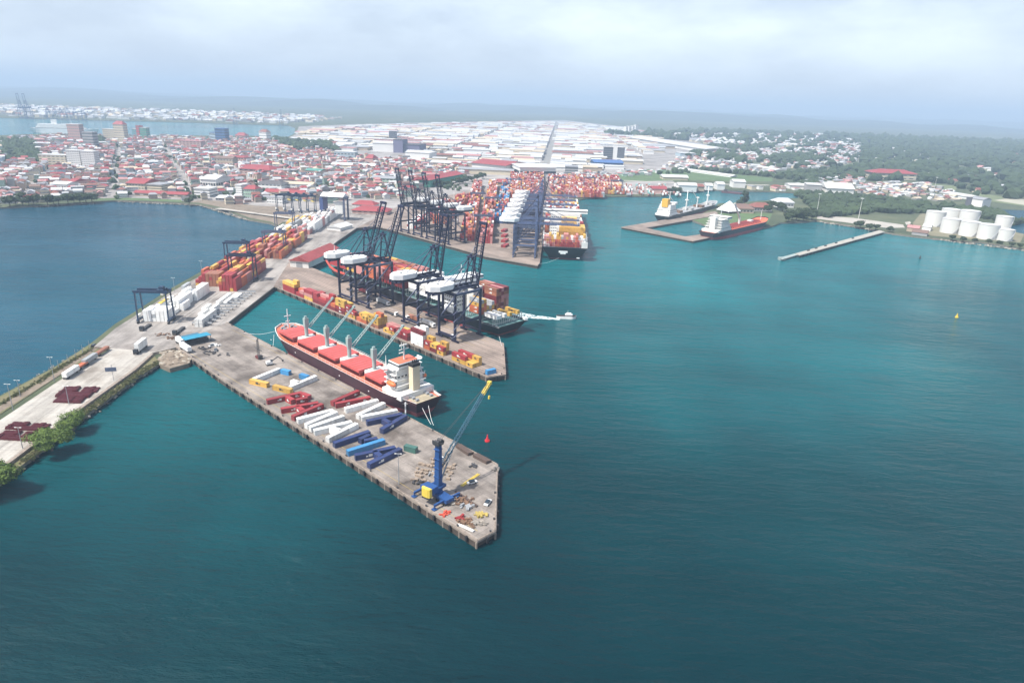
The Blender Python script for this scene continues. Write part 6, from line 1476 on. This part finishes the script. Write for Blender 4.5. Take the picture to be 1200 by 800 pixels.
def houses(poly, ang, cx, cy, jit, sz, hr, rcols, wcols, fill, street, seed, xr, yr, skip=()):
    rnd = random.Random(seed); ca, sa = math.cos(ang), math.sin(ang); o = at(130, 236, 2)
    for j in range(yr[0], yr[1]):
        for i in range(xr[0], xr[1]):
            if street and (i % street[0] == 0 or j % street[1] == 0): continue
            if rnd.random() > fill: continue
            gx, gy = i * cx + rnd.uniform(-jit, jit), j * cy + rnd.uniform(-jit, jit); p = Vector((o.x + gx * ca - gy * sa, o.y + gx * sa + gy * ca, 2.07))
            d_ = (p - Vector((0, 0, CAMH))).dot(_f)
            if d_ < 100: continue
            x, y = pix(p)
            if not inp(x, y, poly) or any(inp(x, y, g) for g in GREEN) or any(inp(x, y, g) for g in skip): continue
            lx, ly = rnd.uniform(*sz), rnd.uniform(*sz) * .8
            if rnd.random() < .12: lx *= 1.8
            if not free(p, max(lx, ly) * .5): continue
            h = rnd.choice(hr) * rnd.uniform(.9, 1.15)
            HOUSES.append((p, ang + (math.pi / 2 if rnd.random() < .5 else 0) + rnd.uniform(-.05, .05), lx, ly, h, rnd.choice(wcols), rnd.choice(rcols), rnd.choice(('gable', 'hip', 'gable', 'flat'))))
cang = math.atan2(.48, .877)
houses(CITY, cang, 13.4, 13.4, 1.8, (8.5, 14), (4, 6, 6.5, 9, 9, 12), ['red', 'red', 'red', 'rust', 'rust', 'zinc', 'zinc', 'silver', 'white', 'brown', 'brown', 'pink', 'pink', 'dark', 'cream', 'silver', 'pink'], ['white', 'cream', 'pink', 'grey', 'tan', 'white', 'cream', 'pink', 'pale blue', 'pale green'], .93, (8, 6), 31, (-81, 128), (-35, 150))
houses(SOUTH, .3, 21, 21, 6, (9, 17), (4, 5, 7), ['zinc', 'white', 'rust', 'silver', 'pink', 'white'], ['white', 'cream', 'grey'], .62, (9, 6), 5, (-20, 190), (-20, 110))
houses(SOUTH2, .2, 46, 46, 14, (14, 40), (5, 7), ['zinc', 'white', 'rust', 'white', 'silver'], ['white', 'cream'], .75, None, 6, (-20, 100), (0, 100))
houses(YARDS, .5, 15, 15, 5, (5, 15), (2, 3, 5), ['white', 'zinc', 'white', 'rust', 'cream', 'dark', 'pink', 'silver'], ['white', 'grey', 'tan'], .85, (9, 4), 8, (0, 160), (-60, 60))
houses(FARP, .1, 44, 40, 12, (16, 42), (5, 8, 12), ['white', 'white', 'silver', 'zinc', 'cream', 'rust', 'silver', 'white'], ['white', 'grey', 'cream'], .75, (8, 5), 9, (-90, 60), (30, 110))
houses([(640, 205), (700, 203), (780, 200), (760, 206), (705, 208), (640, 210)], .2, 14, 14, 3, (6, 13), (4, 6), ['rust', 'zinc', 'white', 'pink'], ['white', 'grey', 'pale green'], .8, (8, 4), 10, (30, 140), (-10, 90))
houses([(870, 222), (925, 219), (990, 206), (1015, 213), (960, 221), (905, 225)], .2, 20, 20, 6, (9, 18), (4, 6), ['white', 'zinc', 'rust', 'pink'], ['white', 'cream'], .7, None, 14, (30, 160), (-30, 90))
houses([(1000, 168), (1300, 190), (1300, 235), (1160, 232), (1090, 212), (1010, 205)], .3, 40, 40, 16, (10, 26), (4, 6), ['white', 'zinc', 'silver', 'pink', 'rust'], ['white', 'cream', 'grey'], .16, None, 15, (0, 130), (-40, 70))
fm2 = mat('pale open field', (.16, .19, .09), .95, .4, .01)
for q in FIELDS: sheet('field', A(*q), 1.5, 2.115, [fm2])
def warehouses():
    rnd = random.Random(40); q0, q1 = at(640, 190, 2), at(652, 148, 2); d = (q1 - q0).normalized(); ang = math.atan2(d.y, d.x) - math.pi / 2; ca, sa = math.cos(ang), math.sin(ang)
    y = -420.0
    while y < 3800:
        row = rnd.uniform(38, 70); x = -1500.0 + rnd.uniform(0, 40)
        while x < 1500:
            lx = rnd.choice((26, 38, 48, 60, 84, 120)) * rnd.uniform(.85, 1.15); ly = row * rnd.uniform(.72, .97); 
            k0 = math.floor(x / 300.0); lx = min(lx, (k0 + 1) * 300 - 14 - x)
            if lx < 16: x = (k0 + 1) * 300.0 + 14; continue
            cx = x + lx / 2; x += lx + rnd.choice((2, 3, 5, 14))
            p = Vector((q0.x + cx * ca - y * sa, q0.y + cx * sa + y * ca, 2.07))
            if (p - Vector((0, 0, CAMH))).dot(_f) < 100: continue
            px, py = pix(p)
            if not inp(px, py, FZ) or rnd.random() < .05 or not free(p, min(lx, ly) * .5): continue
            WARE.append((p, ang + rnd.uniform(-.02, .02), lx, ly, rnd.uniform(6, 10), rnd.choice(['white', 'cream', 'white', 'white', 'tan']), rnd.choice(['white', 'white', 'white', 'silver', 'silver', 'white', 'cream', 'zinc', 'white', 'pink', 'cream', 'silver', 'rust']), rnd.choice(('gable', 'gable', 'flat'))))
        y += row + (16 if rnd.random() < .35 else 3)
warehouses()
ANCH = list(LM.items()) + [('bay lawn', at(175, 235, 2)), ('shore trees', at(40, 238, 2)), ('market at the dirt shore', at(265, 236, 2)), ('far bay', at(200, 164, 2)), ('parked yard cranes', at(346, 240, 2)), ('channel head', at(425, 250, 2)), ('scrap yards', at(1060, 225, 2)), ('green field', at(800, 208, 2)), ('inner basin', at(880, 222, 2)), ('wooded hill', at(960, 185, 2))]
def place_mass(lst, limit, name, cat, group, roofh, stuffname, stufflabel):
    lst.sort(key=lambda h: dist(h[0])); near, rest = lst[:limit], lst[limit:]; cnt = {}
    items = []
    for h in near:
        key, av = min(ANCH, key=lambda kv: (kv[1] - h[0]).length)
        size = 'tall' if h[4] > 8 else 'low' if h[4] < 5 else ''
        d_ = f"{size} {h[6]} roofed {h[5]} {cat}".strip(); items.append(((h[0] - av).length, d_, key, h))
    items.sort(key=lambda t: t[0])
    for _, d_, key, h in items:
        k = (d_, key); i = cnt.get(k, 0); cnt[k] = i + 1
        lab = f"{d_}, {ordn(i)} such out from the {key}" 
        p, rz, lx, ly, hh, wc, rc, rk = h
        building(p, rz, lx, ly, hh, wc, rc, rk, .5 if rk == 'flat' else roofh(ly), name, lab, cat, group, (2 if hh > 5 else 1) if cat == 'house' else 0)
    b = MB(); mats = [WM[k] for k in WM] + [RM[k] for k in RM]; wi = list(WM); ri = list(RM)
    for p, rz, lx, ly, hh, wc, rc, rk in rest:
        b.m = wi.index(wc); b.box((p.x, p.y, p.z + hh / 2), (lx, ly, hh), rz); b.m = len(wi) + ri.index(rc)
        if rk == 'flat': b.box((p.x, p.y, p.z + hh + .2), (lx * 1.03, ly * 1.03, .5), rz)
        else:
            n0 = len(b.v); b.gable((0, 0), lx, ly, 0, roofh(ly), .5, lx * .2 if rk == 'hip' else 0); ca, sa = math.cos(rz), math.sin(rz)
            for q in range(n0, len(b.v)): v = b.v[q]; b.v[q] = Vector((p.x + v.x * ca - v.y * sa, p.y + v.x * sa + v.y * ca, p.z + hh + v.z))
    if rest: tag(b.build(stuffname, mats), stufflabel, None, None, 'stuff')
    print(name, len(near), len(rest))
place_mass(HOUSES, 296, 'house', 'house', 'houses of the port town', lambda ly: ly * .28, 'rooftops', 'mass of small roofs stretching back through the hazy town')
place_mass(WARE, 296, 'warehouse', 'warehouse', 'warehouses of the trade zone', lambda ly: ly * .07, 'warehouse_roofs', 'farther pale warehouse roofs of the trade zone')
def stadium_lights(): pass
# far woods: town trees, mangroves and the forest to the hills, one mass
def forest():
    rnd = random.Random(50); b = MB(); fm = mat('forest canopy', (.05, .078, .03), .95, .7, .012, c2=(.018, .034, .016))
    def fill(poly, n_, s, zlo=.5):
        xs = [p[0] for p in poly]; ys = [p[1] for p in poly]; k = 0; tries = 0
        P = [at(x, y, 2) for x, y in poly]; bx = (min(p.x for p in P), max(p.x for p in P)); by = (min(p.y for p in P), max(p.y for p in P))
        while k < n_ and tries < n_ * 30:
            tries += 1; p = Vector((rnd.uniform(*bx), rnd.uniform(*by), 2)); x, y = pix(p)
            if not inp(x, y, poly) or not free(p, s * .7): continue
            if any(inp(x, y, q) for q in FIELDS): continue
            if rnd.random() < .8 and s > 4.6 and (inp(x, y, SOUTH) or inp(x, y, SOUTH2) or inp(x, y, YARDS)): continue
            k += 1; r_ = s * rnd.uniform(.6, 1.35); b.blob((p.x, p.y, 2 + r_ * .55), (r_, r_ * rnd.uniform(.7, 1.1), r_ * .8), 1, .34, rnd)
    fill([(955, 256), (953, 245), (935, 229), (950, 228), (1020, 234), (1100, 243), (1170, 252), (1180, 260), (1150, 256), (1095, 250), (1010, 251)], 620, 7)
    for g in GREEN: fill(g, 220, 9)
    fill([(1130, 247), (1200, 262), (1175, 266), (1165, 257)], 80, 6)
    for _ in range(5):
        for cx, cy, rx, ry, n_ in ((845, 187, 22, 4, 60), (930, 188, 40, 4, 90), (1075, 222, 20, 3, 0), (700, 186, 8, 2, 0)):
            if n_: fill([(cx - rx, cy), (cx, cy - ry), (cx + rx, cy), (cx, cy + ry)], n_ // 3, 11)
    fill([(770, 205), (800, 196), (900, 206), (1000, 196), (1100, 210), (1085, 213), (1020, 207), (950, 219), (905, 208), (850, 203)], 420, 7)
    fill([(800, 184), (850, 165), (1010, 165), (1300, 185), (1300, 240), (1160, 236), (1080, 212), (1010, 212), (1000, 195), (900, 200)], 2600, 12)
    fill([(700, 158), (850, 155), (1300, 172), (1300, 190), (1010, 168), (850, 168)], 1500, 20)
    fill([(60, 232), (540, 205), (560, 215), (540, 225), (470, 231), (300, 236), (100, 229)], 190, 4.5)
    fill([(-30, 235), (0, 178), (200, 166), (340, 170), (545, 200), (470, 231)], 420, 5)
    o = b.build('forest', fm); tag(o, 'dark woods and mangroves fading into haze', None, None, 'stuff')
forest()
# cleared strips and white roofs in the far woods
def far_patches():
    pm_ = mat('pale clearing', (.50, .48, .40), .9, .3, .003)
    for i, (x0, y0, x1, y1, wd) in enumerate(((905, 173, 960, 176, 60), (1040, 188, 1080, 190, 30))):
        p, q = at(x0, y0, 2.1), at(x1, y1, 2.1); d = (q - p); nr = Vector((-d.y, d.x, 0)).normalized() * wd
        o = MB().prism([p - nr, q - nr, q + nr, p + nr], 1.6, 2.14).build('clearing', pm_); o['kind'] = 'structure'
far_patches()
# roads
def road(pts, wd, z, m_=roadm, name='road'):
    b = MB()
    P = [at(x, y, z) for x, y in pts]
    for p, q in zip(P[:-1], P[1:]):
        d = (q - p).normalized(); nr = Vector((-d.y, d.x, 0)) * wd / 2; n0 = len(b.v); b.v += [p - nr, q - nr + d * wd * .2, q + nr + d * wd * .2, p + nr]; b.face(n0, n0 + 1, n0 + 2, n0 + 3)
    o = b.build(name, m_); o['kind'] = 'structure'
road([(143, 233), (147, 205), (151, 168)], 16, 2.085)
townroad = mat('grey town road', (.27, .265, .25), .9, .3, .03)
road([(640, 191), (652, 150)], 16, 2.1, townroad); road([(696, 187), (684, 166)], 16, 2.094, townroad); road([(738, 180), (720, 165)], 16, 2.088, townroad)
road([(255, 244), (300, 250), (345, 256), (400, 266)], 9, 3.6, paleroad); road([(590, 207), (700, 210), (800, 215), (900, 217)], 14, 2.13, paleroad); road([(540, 212), (590, 207)], 12, 2.14, paleroad)
place_containers()
